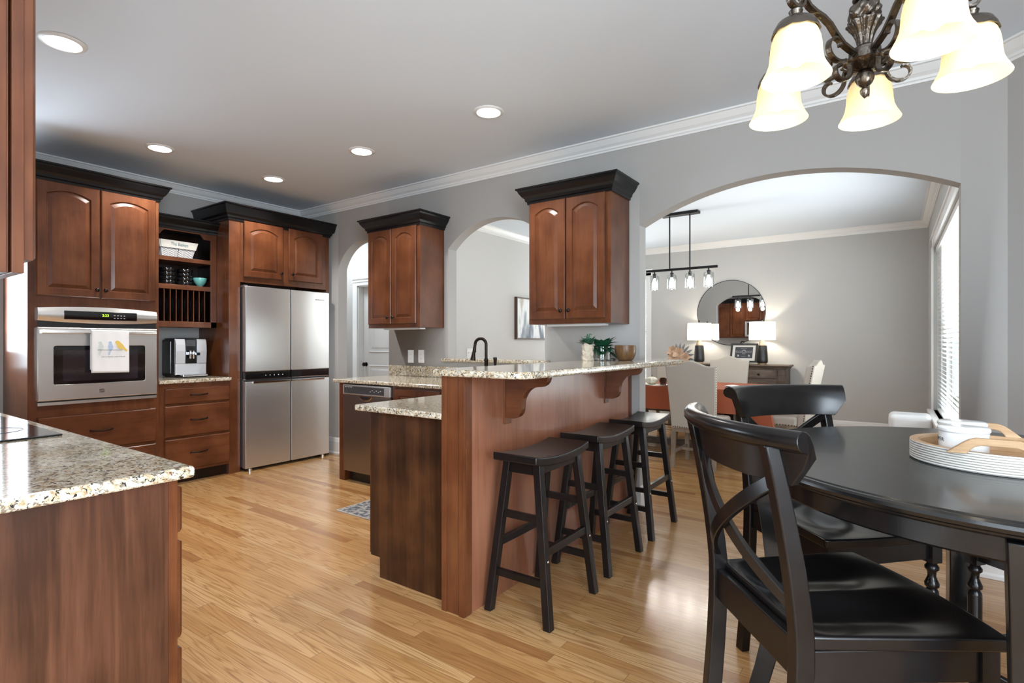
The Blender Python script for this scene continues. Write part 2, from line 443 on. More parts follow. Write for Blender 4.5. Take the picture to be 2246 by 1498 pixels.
    def molding(s, path, prof, side=1, closed=False, cap=True):
        """sweep prof [(out, z)] along an xy path with mitred corners; out goes to the right of travel when side=1"""
        n = len(path)
        offs = []
        for i in range(n):
            def d(a, b):
                v = Vector((path[b][0] - path[a][0], path[b][1] - path[a][1])); return v.normalized()
            if closed or 0 < i < n - 1:
                d1, d2 = d((i - 1) % n, i), d(i, (i + 1) % n)
            elif i == 0: d1 = d2 = d(0, 1)
            else: d1 = d2 = d(n - 2, n - 1)
            n1, n2 = Vector((d1.y, -d1.x)) * side, Vector((d2.y, -d2.x)) * side
            mm = (n1 + n2)
            mm = mm / max(mm.dot(n1), 1e-3) if mm.length > 1e-6 else n1
            offs.append(mm)
        m = len(prof)
        vs = [(path[i][0] + offs[i].x * o, path[i][1] + offs[i].y * o, z) for i in range(n) for o, z in prof]
        fs = []
        for i in range(n if closed else n - 1):
            i2 = (i + 1) % n
            for k in range(m):
                k2 = (k + 1) % m
                fs.append((i * m + k, i * m + k2, i2 * m + k2, i2 * m + k) if side > 0 else (i * m + k2, i * m + k, i2 * m + k, i2 * m + k2))
        s.add(vs, fs)
        if cap and not closed:
            b = len(s.v) - n * m
            s.f.append([b + k for k in range(m)]); s.sm.append(False)
            s.f.append([b + (n - 1) * m + k for k in range(m)][::-1]); s.sm.append(False)
        return s
    def build(s, name, mat, parent=None, bevel=0.0, seg=2, fix=True, smooth_angle=None):
        me = bpy.data.meshes.new(name)
        org = root_loc(parent) if parent else (0, 0, 0)
        me.from_pydata([(p[0] - org[0], p[1] - org[1], p[2] - org[2]) for p in s.v], [], s.f)
        me.polygons.foreach_set('use_smooth', [bool(x) for x in s.sm])
        if fix:
            bm = bmesh.new(); bm.from_mesh(me)
            bmesh.ops.recalc_face_normals(bm, faces=bm.faces)
            bm.to_mesh(me); bm.free()
        if any(s.sm): me.set_sharp_from_angle(angle=math.radians(smooth_angle or 42))
        if isinstance(mat, (list, tuple)):
            for q in mat: me.materials.append(q)
        else: me.materials.append(mat)
        me.update()
        o = bpy.data.objects.new(name, me)
        COL.objects.link(o)
        if parent: o.parent = parent
        if bevel > 0:
            md = o.modifiers.new('bevel', 'BEVEL'); md.width = bevel; md.segments = seg
            md.limit_method = 'ANGLE'; md.angle_limit = math.radians(40)
            md.harden_normals = False
        return o

def root_loc(o):
    while o.parent: o = o.parent
    return tuple(o.location)

def tag(o, label=None, cat=None, group=None, kind=None):
    if label: o['label'] = label
    if cat: o['category'] = cat
    if group: o['group'] = group
    if kind: o['kind'] = kind
    return o
def thing(name, label, cat, loc=(0, 0, 0), group=None):
    o = bpy.data.objects.new(name, None)
    o.empty_display_size = 0.05
    o.location = loc
    COL.objects.link(o)
    return tag(o, label, cat, group)
def struct(mb, name, mat, **k):
    return tag(mb.build(name, mat, **k), kind='structure')
def dup(root, loc=None, rotz=None, label=None):
    r = root.copy(); COL.objects.link(r)
    if loc: r.location = loc
    if rotz is not None: r.rotation_euler = (0, 0, rotz)
    if label: r['label'] = label
    for ch in list(root.children):
        c = ch.copy(); COL.objects.link(c); c.parent = r
        for g in list(ch.children):
            d = g.copy(); COL.objects.link(d); d.parent = c
    return r
def text_mesh(txt, size, fn, name, mat, parent=None, extrude=0.0004, align='CENTER', shear=0.0, space=1.0):
    cu = bpy.data.curves.new('t', 'FONT'); cu.body = txt; cu.size = size; cu.align_x = align; cu.shear = shear
    cu.extrude = extrude; cu.resolution_u = 3; cu.space_character = space
    ob = bpy.data.objects.new('t', cu); COL.objects.link(ob)
    dg = bpy.context.evaluated_depsgraph_get()
    me = bpy.data.meshes.new_from_object(ob.evaluated_get(dg))
    mb = MB()
    mb.add([fn(v.co.x, v.co.y, v.co.z) for v in me.vertices], [list(p.vertices) for p in me.polygons])
    bpy.data.objects.remove(ob); bpy.data.curves.remove(cu); bpy.data.meshes.remove(me)
    return mb.build(name, mat, parent, fix=False)

# frames: local (right, outward, up) for each cabinet direction
def fr_left(x): return ((x, 0, 0), (0, 1, 0), (1, 0, 0))      # faces +x, u = y
def fr_back(y): return ((0, y, 0), (1, 0, 0), (0, -1, 0))     # faces -y, u = x
def fr_front(y): return ((0, y, 0), (1, 0, 0), (0, 1, 0))     # faces +y, u = x (mirrored, normals are recalculated)
def fr_isl(x): return ((x, 0, 0), (0, 1, 0), (-1, 0, 0))      # faces -x, u = y

def arch_door(frame, u0, u1, z0, z1, parent, t=0.021, rise=0.036, st=0.056, rail=None, mat=None, knob=None):
    """raised-panel door with an arched panel top; knob=(u, z)"""
    mat = mat or cherry_v
    rail = rail or st
    mb = MB(frame)
    N = 16
    def loop(d, dep):
        a0, a1 = u0 + st + d, u1 - st - d
        b0 = z0 + rail + d
        b1 = z1 - st - rise - d * 0.9
        pts = [(a0, b0), (a1, b0), (a1, (b0 + b1) / 2), (a1, b1)]
        for k in range(1, N):
            q = k / N
            u = a1 + (a0 - a1) * q
            pts.append((u, b1 + rise * (1 - (2 * q - 1) ** 2)))
        pts += [(a0, b1), (a0, (b0 + b1) / 2)]
        return [(u, dep, z) for u, z in pts]
    ch = 0.006
    def outer(dep, ins):
        a0, a1, b0, b1 = u0 + ins, u1 - ins, z0 + ins, z1 - ins
        pts = [(a0, b0), (a1, b0), (a1, (b0 + b1) / 2), (a1, b1)]
        for k in range(1, N):
            pts.append((u1 - st + (u0 + st - u1 + st) * k / N, b1))
        pts += [(a0, b1), (a0, (b0 + b1) / 2)]
        return [(u, dep, z) for u, z in pts]
    loops = [outer(0.0, 0), outer(t - ch, 0), outer(t, ch), loop(0, t), loop(0.005, t - 0.009), loop(0.011, t - 0.009), loop(0.034, t - 0.001), loop(0.040, t - 0.001)]
    n = len(loops[0])
    vs = [p for l in loops for p in l]
    fs = []
    for i in range(len(loops) - 1):
        for k in range(n):
            k2 = (k + 1) % n
            fs.append((i * n + k, i * n + k2, (i + 1) * n + k2, (i + 1) * n + k))
    fs.append([(len(loops) - 1) * n + k for k in range(n)])
    fs.append([k for k in range(n)][::-1])
    mb.add(vs, fs)
    o = mb.build('door', mat, parent)
    if knob:
        make_knob(frame, knob[0], knob[1], t, o)
    return o
def make_knob(frame, u, z, dep, parent):
    k = MB(frame)
    prof = [(0.006, 0), (0.005, 0.006), (0.006, 0.010), (0.014, 0.014), (0.0155, 0.019), (0.013, 0.024), (0.007, 0.027), (0.0, 0.0275)]
    k.lathe(prof, (u, dep, z), 14, axis='y')
    return k.build('knob', bronze, parent)
def drawer_front(frame, u0, u1, z0, z1, parent, mat, pull=True, t=0.021, pl=0.145):
    mb = MB(frame)
    i = 0.010
    lo = [[(a, d, b) for a, b in ((u0 + s, z0 + s), (u1 - s, z0 + s), (u1 - s, z1 - s), (u0 + s, z1 - s))] for d, s in ((0, 0), (t * 0.55, 0), (t * 0.85, i * 0.5), (t, i))]
    vs = [p for l in lo for p in l]
    fs = [(j * 4 + k, j * 4 + (k + 1) % 4, (j + 1) * 4 + (k + 1) % 4, (j + 1) * 4 + k) for j in range(3) for k in range(4)] + [(12, 13, 14, 15), (3, 2, 1, 0)]
    mb.add(vs, fs)
    o = mb.build('drawer', mat, parent)
    if pull:
        uc, zc = (u0 + u1) / 2, (z0 + z1) / 2 + 0.005
        p = MB(frame)
        path = []
        for k in range(13):
            q = k / 12
            path.append((uc - pl / 2 + pl * q, t + 0.030 * math.sin(PI * min(1, max(0, q))) ** 0.55, zc - 0.004 * math.sin(PI * q)))
        rr = [0.0045 + 0.0022 * math.sin(PI * k / 12) for k in range(13)]
        rr[0] = rr[-1] = 0.007
        p.tube([Vector(x) for x in path], rr, 8)
        p.build('pull', bronze, o)
    return o
CROWN = lambda z0, z1, out: [(-0.01, z0), (0.010, z0), (0.012, z0 + 0.018), (0.022, z0 + 0.024), (0.026, z0 + 0.042), (out * 0.55, z0 + 0.058), (out * 0.80, z1 - 0.030), (out * 0.86, z1 - 0.016), (out, z1 - 0.012), (out, z1), (-0.01, z1)]
# ---------------------------------------------------------------- room shell
CEIL = 2.775
YB0, YB1 = 3.765, 3.880          # arched wall, kitchen face and far face
XL = -5.70                        # left wall face

def wall(name, p0, p1, thick, mat, openings=(), h=CEIL, z0=0.0):
    """wall face from p0 to p1; thick goes to the left of travel; openings (s0, s1, bottom, top function of s)"""
    d = Vector((p1[0] - p0[0], p1[1] - p0[1])); Ls = d.length; d.normalize()
    nrm = Vector((-d.y, d.x)) * thick
    mb = MB()
    def pt(s, w, z): return (p0[0] + d.x * s + nrm.x * w, p0[1] + d.y * s + nrm.y * w, z)
    def quad(a): mb.add(a, [(0, 1, 2, 3)])
    cuts = [0.0]
    for o in openings: cuts += [o[0], o[1]]
    cuts.append(Ls)
    for i in range(0, len(cuts) - 1, 2):
        a, b = cuts[i], cuts[i + 1]
        if b - a < 1e-4: continue
        for w in (0, 1): quad([pt(a, w, z0), pt(b, w, z0), pt(b, w, h), pt(a, w, h)])
        quad([pt(a, 0, h), pt(b, 0, h), pt(b, 1, h), pt(a, 1, h)])
    quad([pt(0, 0, z0), pt(0, 1, z0), pt(0, 1, h), pt(0, 0, h)])
    quad([pt(Ls, 0, z0), pt(Ls, 1, z0), pt(Ls, 1, h), pt(Ls, 0, h)])
    for s0, s1, zb, ztop in openings:
        curved = callable(ztop)
        zt = ztop if curved else (lambda s, c=ztop: c)
        n = 40 if curved else 1
        for k in range(n):
            a, b = s0 + (s1 - s0) * k / n, s0 + (s1 - s0) * (k + 1) / n
            for w in (0, 1): quad([pt(a, w, zt(a)), pt(b, w, zt(b)), pt(b, w, h), pt(a, w, h)])
            mb.add([pt(a, 0, zt(a)), pt(b, 0, zt(b)), pt(b, 1, zt(b)), pt(a, 1, zt(a))], [(0, 1, 2, 3)], curved)
            if zb > z0 + 1e-4:
                for w in (0, 1): quad([pt(a, w, z0), pt(b, w, z0), pt(b, w, zb), pt(a, w, zb)])
                quad([pt(a, 0, zb), pt(b, 0, zb), pt(b, 1, zb), pt(a, 1, zb)])
        for s in (s0, s1): quad([pt(s, 0, zb), pt(s, 1, zb), pt(s, 1, zt(s)), pt(s, 0, zt(s))])
    o = struct(mb, name, mat, fix=False)
    bm = bmesh.new(); bm.from_mesh(o.data); bmesh.ops.remove_doubles(bm, verts=bm.verts, dist=1e-5)
    bmesh.ops.recalc_face_normals(bm, faces=bm.faces); bm.to_mesh(o.data); bm.free()
    o.data.set_sharp_from_angle(angle=math.radians(35))
    return o

def seg_arch(s0, s1, zs, rise):
    w = (s1 - s0) / 2; c = (s0 + s1) / 2
    R = (w * w + rise * rise) / (2 * rise)
    return lambda s: zs + math.sqrt(max(R * R - (s - c) ** 2, 0)) - (R - rise)

fl = MB(); fl.box(-9.2, 3.0, -3.2, 9.6, -0.12, 0.0)
struct(fl, 'floor', floor_mat)
ce = MB(); ce.box(-9.2, 3.0, -3.2, 9.6, CEIL, CEIL + 0.12)
struct(ce, 'ceiling', paint_ceiling)

DR = (-5.016, -4.197); PT = (-3.387, -2.329); BG = (-1.513, 0.302)
x0 = -9.0
ops = []
for (a, b), zb, zs, rise in ((DR, 0, 2.055, 0.275), (PT, 1.060, 2.112, 0.222), (BG, 0, 2.097, 0.220)):
    ops.append((a - x0, b - x0, zb, seg_arch(a - x0, b - x0, zs, rise)))
wall('wall_back', (x0, YB0), (0.489, YB0), YB1 - YB0, paint_wall, ops)
wall('wall_left', (XL, 0.03), (XL, YB0), 0.12, paint_wall, [(0.10, 1.05, 0.98, 2.20)])
wall('wall_front', (-1.42, 0.03), (XL - 0.12, 0.03), 0.12, paint_wall)
wall('wall_corner', (0.489, YB0), (1.90, YB0 - 1.411), 0.12, paint_wall)
wall('wall_right', (1.90, YB0 - 1.411), (1.90, -2.40), 0.12, paint_wall, [(1.92, 4.12, 0.55, 2.35)])
wall('wall_rear', (1.90, -2.40), (-1.42, -2.40), 0.12, paint_wall, [(0.40, 2.90, 0.55, 2.35)])
wall('wall_side', (-1.42, -2.40), (-1.42, -0.09), 0.12, paint_wall)
# rooms beyond the arches
YD, XR = 8.53, 0.37
wall('wall_dining_back', (-4.37, YD), (XR + 0.2, YD), 0.14, paint_dining, [(-4.20 + 4.37, -3.31 + 4.37, 0.50, 2.34)])
wall('wall_dining_right', (XR, YD), (XR, YB1), 0.16, paint_dining, [(YD - 7.50, YD - 4.35, 0.50, 2.28)])
wall('wall_hall_left', (-4.37, 4.93), (-4.37, YD), 0.12, paint_hall)
HX0, HX1, HY = -6.13, -5.33, 4.93
wall('wall_hall_back', (-9.0, HY), (-4.49, HY), 0.12, paint_hall, [(HX0 + 9.0, HX1 + 9.0, 0, 2.035)])
wall('wall_hall_end', (-9.0, YB1), (-9.0, HY), 0.12, paint_hall)

# crown moulding and baseboards
def crown_trim(name, path, side):
    prof = [(0, CEIL - 0.092), (0.010, CEIL - 0.092), (0.012, CEIL - 0.080), (0.020, CEIL - 0.076), (0.022, CEIL - 0.062), (0.040, CEIL - 0.048), (0.060, CEIL - 0.022), (0.066, CEIL - 0.014), (0.078, CEIL - 0.012), (0.080, CEIL - 0.001), (0, CEIL - 0.001)]
    mb = MB(); mb.molding(path, prof, side)
    return struct(mb, name, paint_white)
crown_trim('trim_1', [(XL, 0.03), (XL, YB0), (0.489, YB0), (1.90, YB0 - 1.411), (1.90, -2.40), (-1.42, -2.40), (-1.42, 0.03), (XL, 0.03)], 1)
crown_trim('trim_2', [(-4.37, 4.95), (-4.37, YD), (XR, YD), (XR, YB1), (-9.0, YB1)], 1)
def base_trim(name, path, side=1, h=0.185):
    prof = [(0, 0.001), (0.022, 0.001), (0.022, 0.020), (0.015, 0.030), (0.015, h - 0.045), (0.011, h - 0.030), (0.009, h - 0.012), (0.004, h), (0, h)]
    mb = MB(); mb.molding(path, prof, side)
    return struct(mb, name, paint_white)
base_trim('baseboard_back_left', [(XL + 0.01, YB0), (DR[0], YB0), (DR[0], YB1)])
base_trim('baseboard_back_middle', [(-1.568, YB0), (BG[0], YB0), (BG[0], YB1), (DR[1], YB1), (DR[1], YB0 + 0.01)])
base_trim('baseboard_back_right', [(BG[1], YB1), (BG[1], YB0), (0.489, YB0), (1.90, YB0 - 1.411), (1.90, -2.40), (-1.42, -2.40), (-1.42, -0.09)])
base_trim('baseboard_dining', [(-4.37, 4.95), (-4.37, YD), (XR, YD), (XR, YB1)])

# windows -----------------------------------------------------------------
def window(name, fr, u0, u1, z0, z1, depth=0.12, casing=True, sill=True):
    """fr: local frame (right, into the room, up); opening u0..u1, z0..z1; returns the frame mesh"""
    mb = MB(fr)
    t = 0.05
    for a, b, c, d in ((u0, u0 + t, z0, z1), (u1 - t, u1, z0, z1), (u0, u1, z0, z0 + t), (u0, u1, z1 - t, z1), (u0, u1, (z0 + z1) / 2 - 0.02, (z0 + z1) / 2 + 0.02)):
        mb.box(a, b, -depth + 0.01, -depth + 0.05, c, d)
    if casing:
        w = 0.085
        for a, b, c, d in ((u0 - w, u0, z0, z1 + w), (u1, u1 + w, z0, z1 + w), (u0 - w - 0.015, u1 + w + 0.015, z1 + 0.002, z1 + w)):
            mb.box(a, b, 0, 0.018, c, d)
        mb.box(u0 - w - 0.02, u1 + w + 0.02, 0, 0.03, z1 + w, z1 + w + 0.02)
    if sill:
        mb.box(u0 - 0.10, u1 + 0.10, -depth, 0.055, z0 - 0.03, z0)
        mb.box(u0 - 0.085, u1 + 0.085, 0, 0.018, z0 - 0.11, z0 - 0.03)
    o = struct(mb, name, paint_white)
    g = MB(fr); g.box(u0 + t, u1 - t, -depth + 0.028, -depth + 0.034, z0 + t, z1 - t)
    go = g.build('pane', glass, o)
    return o
def blind(label, fr, u0, u1, z0, z1, dep, tilt):
    root = thing('window_blind', label, 'window blind', (0, 0, 0))
    mb = MB(fr)
    n = int((z1 - z0 - 0.07) / 0.043)
    for i in range(n):
        z = z1 - 0.075 - i * 0.043
        c, s_ = math.cos(tilt) * 0.024, math.sin(tilt) * 0.024
        for (da, dz) in ((0, 0),):
            mb.hexa([(u0, dep - c, z - s_), (u1, dep - c, z - s_), (u1, dep + c, z + s_), (u0, dep + c, z + s_)],
                    [(u0, dep - c, z - s_ + 0.003), (u1, dep - c, z - s_ + 0.003), (u1, dep + c, z + s_ + 0.003), (u0, dep + c, z + s_ + 0.003)])
    mb.build('slats', blind_white, root)
    hd = MB(fr); hd.box(u0, u1, dep - 0.03, dep + 0.035, z1 - 0.055, z1 - 0.002); hd.build('headrail', paint_white, root)
    br = MB(fr); br.box(u0, u1, dep - 0.024, dep + 0.024, z0 + 0.006, z0 + 0.024); br.build('bottom_rail', paint_white, root)
    ld = MB(fr)
    m = max(2, int((u1 - u0) / 0.5))
    for i in range(m):
        u = u0 + 0.12 + (u1 - u0 - 0.24) * i / (m - 1)
        ld.box(u - 0.002, u + 0.002, dep + 0.024, dep + 0.026, z0 + 0.01, z1 - 0.05)
    ld.build('ladder_cord', white_plastic, root)
    return root
frDR = ((XR, 0, 0), (0, 1, 0), (-1, 0, 0))
window('window_1', frDR, 4.35, 7.50, 0.50, 2.28, 0.16)
blind('white slatted blind over the tall window seen through the right side of the large arch', frDR, 4.37, 7.48, 0.50, 2.28, -0.055, 0.55)
frDB = ((0, YD, 0), (1, 0, 0), (0, -1, 0))
window('window_2', frDB, -4.20, -3.31, 0.50, 2.34, 0.14)
blind('white slatted blind in the narrow strip of far dining window left of the round mirror', frDB, -4.19, -3.32, 0.50, 2.34, -0.05, 0.55)
window('window_3', ((XL, 0, 0), (0, 1, 0), (1, 0, 0)), 0.13, 1.08, 0.98, 2.20, 0.12, casing=False, sill=False)
window('window_4', ((1.90, 0, 0), (0, 1, 0), (-1, 0, 0)), YB0 - 1.411 - 4.12, YB0 - 1.411 - 1.92, 0.55, 2.35)
window('window_5', ((0, -2.40, 0), (1, 0, 0), (0, 1, 0)), -1.0, 1.5, 0.55, 2.35)

gd = MB(); gd.box(-16, 14, -12, 20, -0.6, -0.3)
struct(gd, 'ground_outside', lawn_mat)

# hall door ----------------------------------------------------------------
frH = ((0, HY, 0), (1, 0, 0), (0, -1, 0))
cs = MB(frH)
w = 0.09
for a, b, c, d in ((HX0 - w, HX0, 0, 2.035 + w), (HX1, HX1 + w, 0, 2.035 + w), (HX0, HX1, 2.035, 2.035 + w)): cs.box(a, b, 0, 0.02, c, d)
cs.box(HX0 - w - 0.02, HX1 + w + 0.02, 0, 0.035, 2.035 + w, 2.035 + w + 0.03)
cs.box(HX0 - w - 0.01, HX1 + w + 0.01, 0, 0.028, 2.035 + w * 0.55, 2.035 + w * 0.7)
for a, b, c, d in ((HX0, HX0 + 0.015, 0, 2.035), (HX1 - 0.015, HX1, 0, 2.035), (HX0, HX1, 2.02, 2.035)): cs.box(a, b, -0.12, 0.0, c, d)
struct(cs, 'trim_3', paint_white)
dm = MB(((0, HY + 0.085, 0), (1, 0, 0), (0, -1, 0)))
dm.box(HX0 + 0.017, HX1 - 0.017, -0.035, 0.0, 0.008, 2.018)
door_o = struct(dm, 'door_1', paint_white)
arch_frame = ((0, HY + 0.0845, 0), (1, 0, 0), (0, -1, 0))
def door_panel(z0_, z1_, rise):
    mb = MB(arch_frame)
    a0, a1 = HX0 + 0.13, HX1 - 0.13
    N = 14
    def lp(d, dep):
        p = [(a0 + d, dep, z0_ + d), (a1 - d, dep, z0_ + d), (a1 - d, dep, z1_ - rise - d)]
        for k in range(1, N):
            q = k / N
            p.append((a1 - d + (a0 - a1 + 2 * d) * q, dep, z1_ - rise - d + rise * (1 - (2 * q - 1) ** 2)))
        p.append((a0 + d, dep, z1_ - rise - d)); return p
    ls = [lp(0, 0.0), lp(0.012, 0.010), lp(0.024, 0.003), lp(0.05, 0.003), lp(0.075, 0.009)]
    n = len(ls[0]); vs = [p for l in ls for p in l]
    fs = [(i * n + k, i * n + (k + 1) % n, (i + 1) * n + (k + 1) % n, (i + 1) * n + k) for i in range(len(ls) - 1) for k in range(n)]
    fs.append([(len(ls) - 1) * n + k for k in range(n)])
    mb.add(vs, fs); return mb.build('panel', paint_white, door_o)
door_panel(1.10, 1.93, 0.10); door_panel(0.18, 0.93, 0.0)
kn = MB(((0, HY + 0.085, 0), (1, 0, 0), (0, -1, 0)))
kn.lathe([(0.030, 0), (0.030, 0.006), (0.012, 0.010), (0.011, 0.028), (0.026, 0.036), (0.028, 0.048), (0.018, 0.058), (0, 0.060)], (HX0 + 0.075, 0, 0.935), 16, axis='y')
kn.build('door_knob', bronze, door_o)
# ---------------------------------------------------------------- left wall of cabinets
XF = -5.06
F = fr_left(XF)
ov = thing('oven_cabinet', 'tall cherry cabinet built around the wall oven, two arched doors above and drawers below', 'cabinet', (XF, 1.57, 0))
c = MB(); c.box(XL + 0.002, XF, 1.148, 1.993, 0.10, 2.44); c.build('carcass', cherry_v, ov, 0.002)
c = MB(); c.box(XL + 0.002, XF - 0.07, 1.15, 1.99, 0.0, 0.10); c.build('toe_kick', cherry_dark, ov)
arch_door(F, 1.193, 1.575, 1.583, 2.425, ov, knob=(1.553, 1.645))
arch_door(F, 1.583, 1.965, 1.583, 2.425, ov, knob=(1.608, 1.645))
drawer_front(F, 1.198, 1.969, 0.414, 0.692, ov, cherry_y)
drawer_front(F, 1.198, 1.969, 0.124, 0.398, ov, cherry_y)
c = MB(); c.molding([(XL + 0.003, 1.148), (XF, 1.148), (XF, 1.993), (XL + 0.003, 1.993)], CROWN(2.425, 2.550, 0.075), 1); c.build('crown', crown_black, ov)

# wall oven
wo = thing('wall_oven', 'stainless built-in wall oven with black glass window and a long bar handle', 'oven', (XF, 1.58, 0.78))
XO = XF + 0.0015
Y0, Y1 = 1.197, 1.965
c = MB()
def bow(y): return 0.020 * (1 - ((y - 1.581) / 0.384) ** 2)
N = 20
pts_t = []; ys = [Y0 + (Y1 - Y0) * k / N for k in range(N + 1)]
def ctl(u, v):
    y = Y0 + (Y1 - Y0) * u
    zt = 1.492 + 0.018 * (1 - (2 * u - 1) ** 2)
    zb = 1.400 - 0.016 * (1 - (2 * u - 1) ** 2)
    return (XO + 0.028 + 0.014 * math.sin(PI * v) + 0.010 * (1 - (2 * u - 1) ** 2), y, zb + (zt - zb) * v)
c.grid(ctl, N, 8)
fr_ = [ctl(u / N, 1) for u in range(N + 1)]; c.add(fr_ + [(XO, p[1], p[2]) for p in fr_], [(i, i + 1, N + 2 + i, N + 1 + i) for i in range(N)])
fr_ = [ctl(u / N, 0) for u in range(N + 1)]; c.add(fr_ + [(XO, p[1], p[2]) for p in fr_], [(i, i + 1, N + 2 + i, N + 1 + i) for i in range(N)])
for u in (0, 1):
    e = [ctl(u, v / 8) for v in range(9)]; c.add(e + [(XO, p[1], p[2]) for p in e], [(i, i + 1, 10 + i, 9 + i) for i in range(8)])
cp = c.build('control_panel', steel_h, wo)
def onctl(y, z, d):
    u = (y - Y0) / (Y1 - Y0)
    zt = 1.492 + 0.018 * (1 - (2 * u - 1) ** 2); zb = 1.400 - 0.016 * (1 - (2 * u - 1) ** 2)
    v = (z - zb) / (zt - zb); p = ctl(u, v); return (p[0] + d, y, z)
c = MB(); c.grid(lambda u, v: onctl(1.345 + 0.470 * u, 1.412 + 0.064 * v, 0.0012), 16, 6)
dsp = c.build('display', black_gloss, cp)
text_mesh('2:23', 0.026, lambda x, y, z: onctl(1.600 + x, 1.440 + y, 0.0022), 'clock_digits', green_led, cp)
c = MB()
for i in range(4):
    for j in range(2): c.add([onctl(1.655 + i * 0.022 + a, 1.428 + j * 0.020 + b, 0.002) for a, b in ((0, 0), (0.011, 0), (0.011, 0.003), (0, 0.003))], [(0, 1, 2, 3)])
c.build('button_marks', ink_white, cp)
c = MB(); c.box(XO, XO + 0.026, Y0 + 0.004, Y1 - 0.004, 1.352, 1.400); c.build('vent_gap', black_plastic, wo)
DZ0, DZ1 = 0.812, 1.350
# door with a window opening
c = MB(fr_left(XO))
G0, G1, GZ0, GZ1 = 1.284, 1.880, 0.925, 1.216
rings = []
def rr(a0, a1, b0, b1, r, d, n=5):
    out = []
    for cx, cz, s0 in ((a1 - r, b0 + r, -90), (a1 - r, b1 - r, 0), (a0 + r, b1 - r, 90), (a0 + r, b0 + r, 180)):
        for k in range(n + 1):
            a = math.radians(s0 + 90 * k / n); out.append((cx + r * math.cos(a), d, cz + r * math.sin(a)))
    return out
ls = [rr(Y0 - 0.004, Y1 + 0.002, DZ0, DZ1, 0.004, 0.0), rr(Y0 - 0.004, Y1 + 0.002, DZ0, DZ1, 0.004, 0.034), rr(Y0 + 0.002, Y1 - 0.004, DZ0 + 0.006, DZ1 - 0.006, 0.004, 0.040), rr(G0, G1, GZ0, GZ1, 0.016, 0.040), rr(G0 + 0.003, G1 - 0.003, GZ0 + 0.003, GZ1 - 0.003, 0.014, 0.036)]
n = len(ls[0]); c.add([p for l in ls for p in l], [(i * n + k, i * n + (k + 1) % n, (i + 1) * n + (k + 1) % n, (i + 1) * n + k) for i in range(len(ls) - 1) for k in range(n)] + [[k for k in range(n)][::-1]])
od = c.build('oven_door', steel_h, wo)
c = MB(fr_left(XO)); l1 = rr(G0 + 0.002, G1 - 0.002, GZ0 + 0.002, GZ1 - 0.002, 0.014, 0.0368); c.add(l1, [list(range(len(l1)))]); c.build('door_glass', black_gloss, od)
c = MB(fr_left(XO)); l1 = rr(G0 + 0.055, G1 - 0.055, GZ0 + 0.025, GZ1 - 0.035, 0.010, 0.0372); c.add(l1, [list(range(len(l1)))]); c.build('inner_window', simple('oven_inner_glass', (0.022, 0.018, 0.022), 0.05, coat=0.5), od)
c = MB(fr_left(XO))
hp = []
for k in range(17):
    q = k / 16; hp.append((1.215 + 0.735 * q, 0.058 + 0.030 * math.sin(PI * q), 1.318))
c.tube(hp, 1.0, sect=[(0.014, -0.008), (0.014, 0.008), (0.004, 0.012), (-0.010, 0.010), (-0.014, 0.0), (-0.010, -0.010), (0.004, -0.012)], up=(0, 0, 1))
for u in (1.222, 1.943): c.box(u - 0.010, u + 0.010, 0.034, 0.062, 1.306, 1.330)
c.build('handle', steel_h, od)
c = MB(); c.box(XO, XO + 0.030, Y0, Y1, 0.778, 0.800); c.build('bottom_trim', steel_h, wo)
c = MB(); c.box(XO, XO + 0.022, Y0 + 0.004, Y1 - 0.004, 0.800, 0.812); c.build('bottom_vent', black_plastic, wo)
c = MB(); c.box(XO + 0.040, XO + 0.0415, 1.563, 1.597, 0.852, 0.880); em = c.build('emblem', steel_dark, od)
c = MB(); c.add([(XO + 0.0418, 1.568, 0.858), (XO + 0.0418, 1.592, 0.870), (XO + 0.0418, 1.592, 0.874), (XO + 0.0418, 1.568, 0.862)], [(0, 1, 2, 3)]); c.build('emblem_stripe', steel_h, od)

# dish towel over the handle
tw = thing('dish_towel', 'white printed dish towel hanging over the oven handle, three birds and a line of script', 'towel', (XO + 0.10, 1.615, 1.0))
XT = XO + 0.1015
def towel(u, v):
    y = 1.494 + 0.245 * u
    L = v * 0.64
    wv = 0.002 * math.sin(u * 17 + 1.0) * (0.3 + v)
    if L < 0.318:
        z = 1.008 + L; x = XT + wv
    elif L < 0.345:
        a = (L - 0.318) / 0.027 * PI; x = XT - 0.014 + 0.014 * math.cos(a); z = 1.326 + 0.012 * math.sin(a)
    else:
        z = 1.326 - (L - 0.345); x = XT - 0.028 + wv
    return (x + 0.003 * (1 - v), y + 0.004 * (u - 0.5) * (1 - v), z - 0.006 * u * (1 - v))
c = MB(); c.grid(towel, 16, 40)
two = c.build('cloth', towel_white, tw, fix=False)
md = two.modifiers.new('thick', 'SOLIDIFY'); md.thickness = 0.003; md.offset = 0
TX = XT + 0.0085
def blob(pts, mat, name, k=0.0):
    m_ = MB(); m_.add([(TX + k, y, z) for y, z in pts], [list(range(len(pts)))]); return m_.build(name, mat, two)
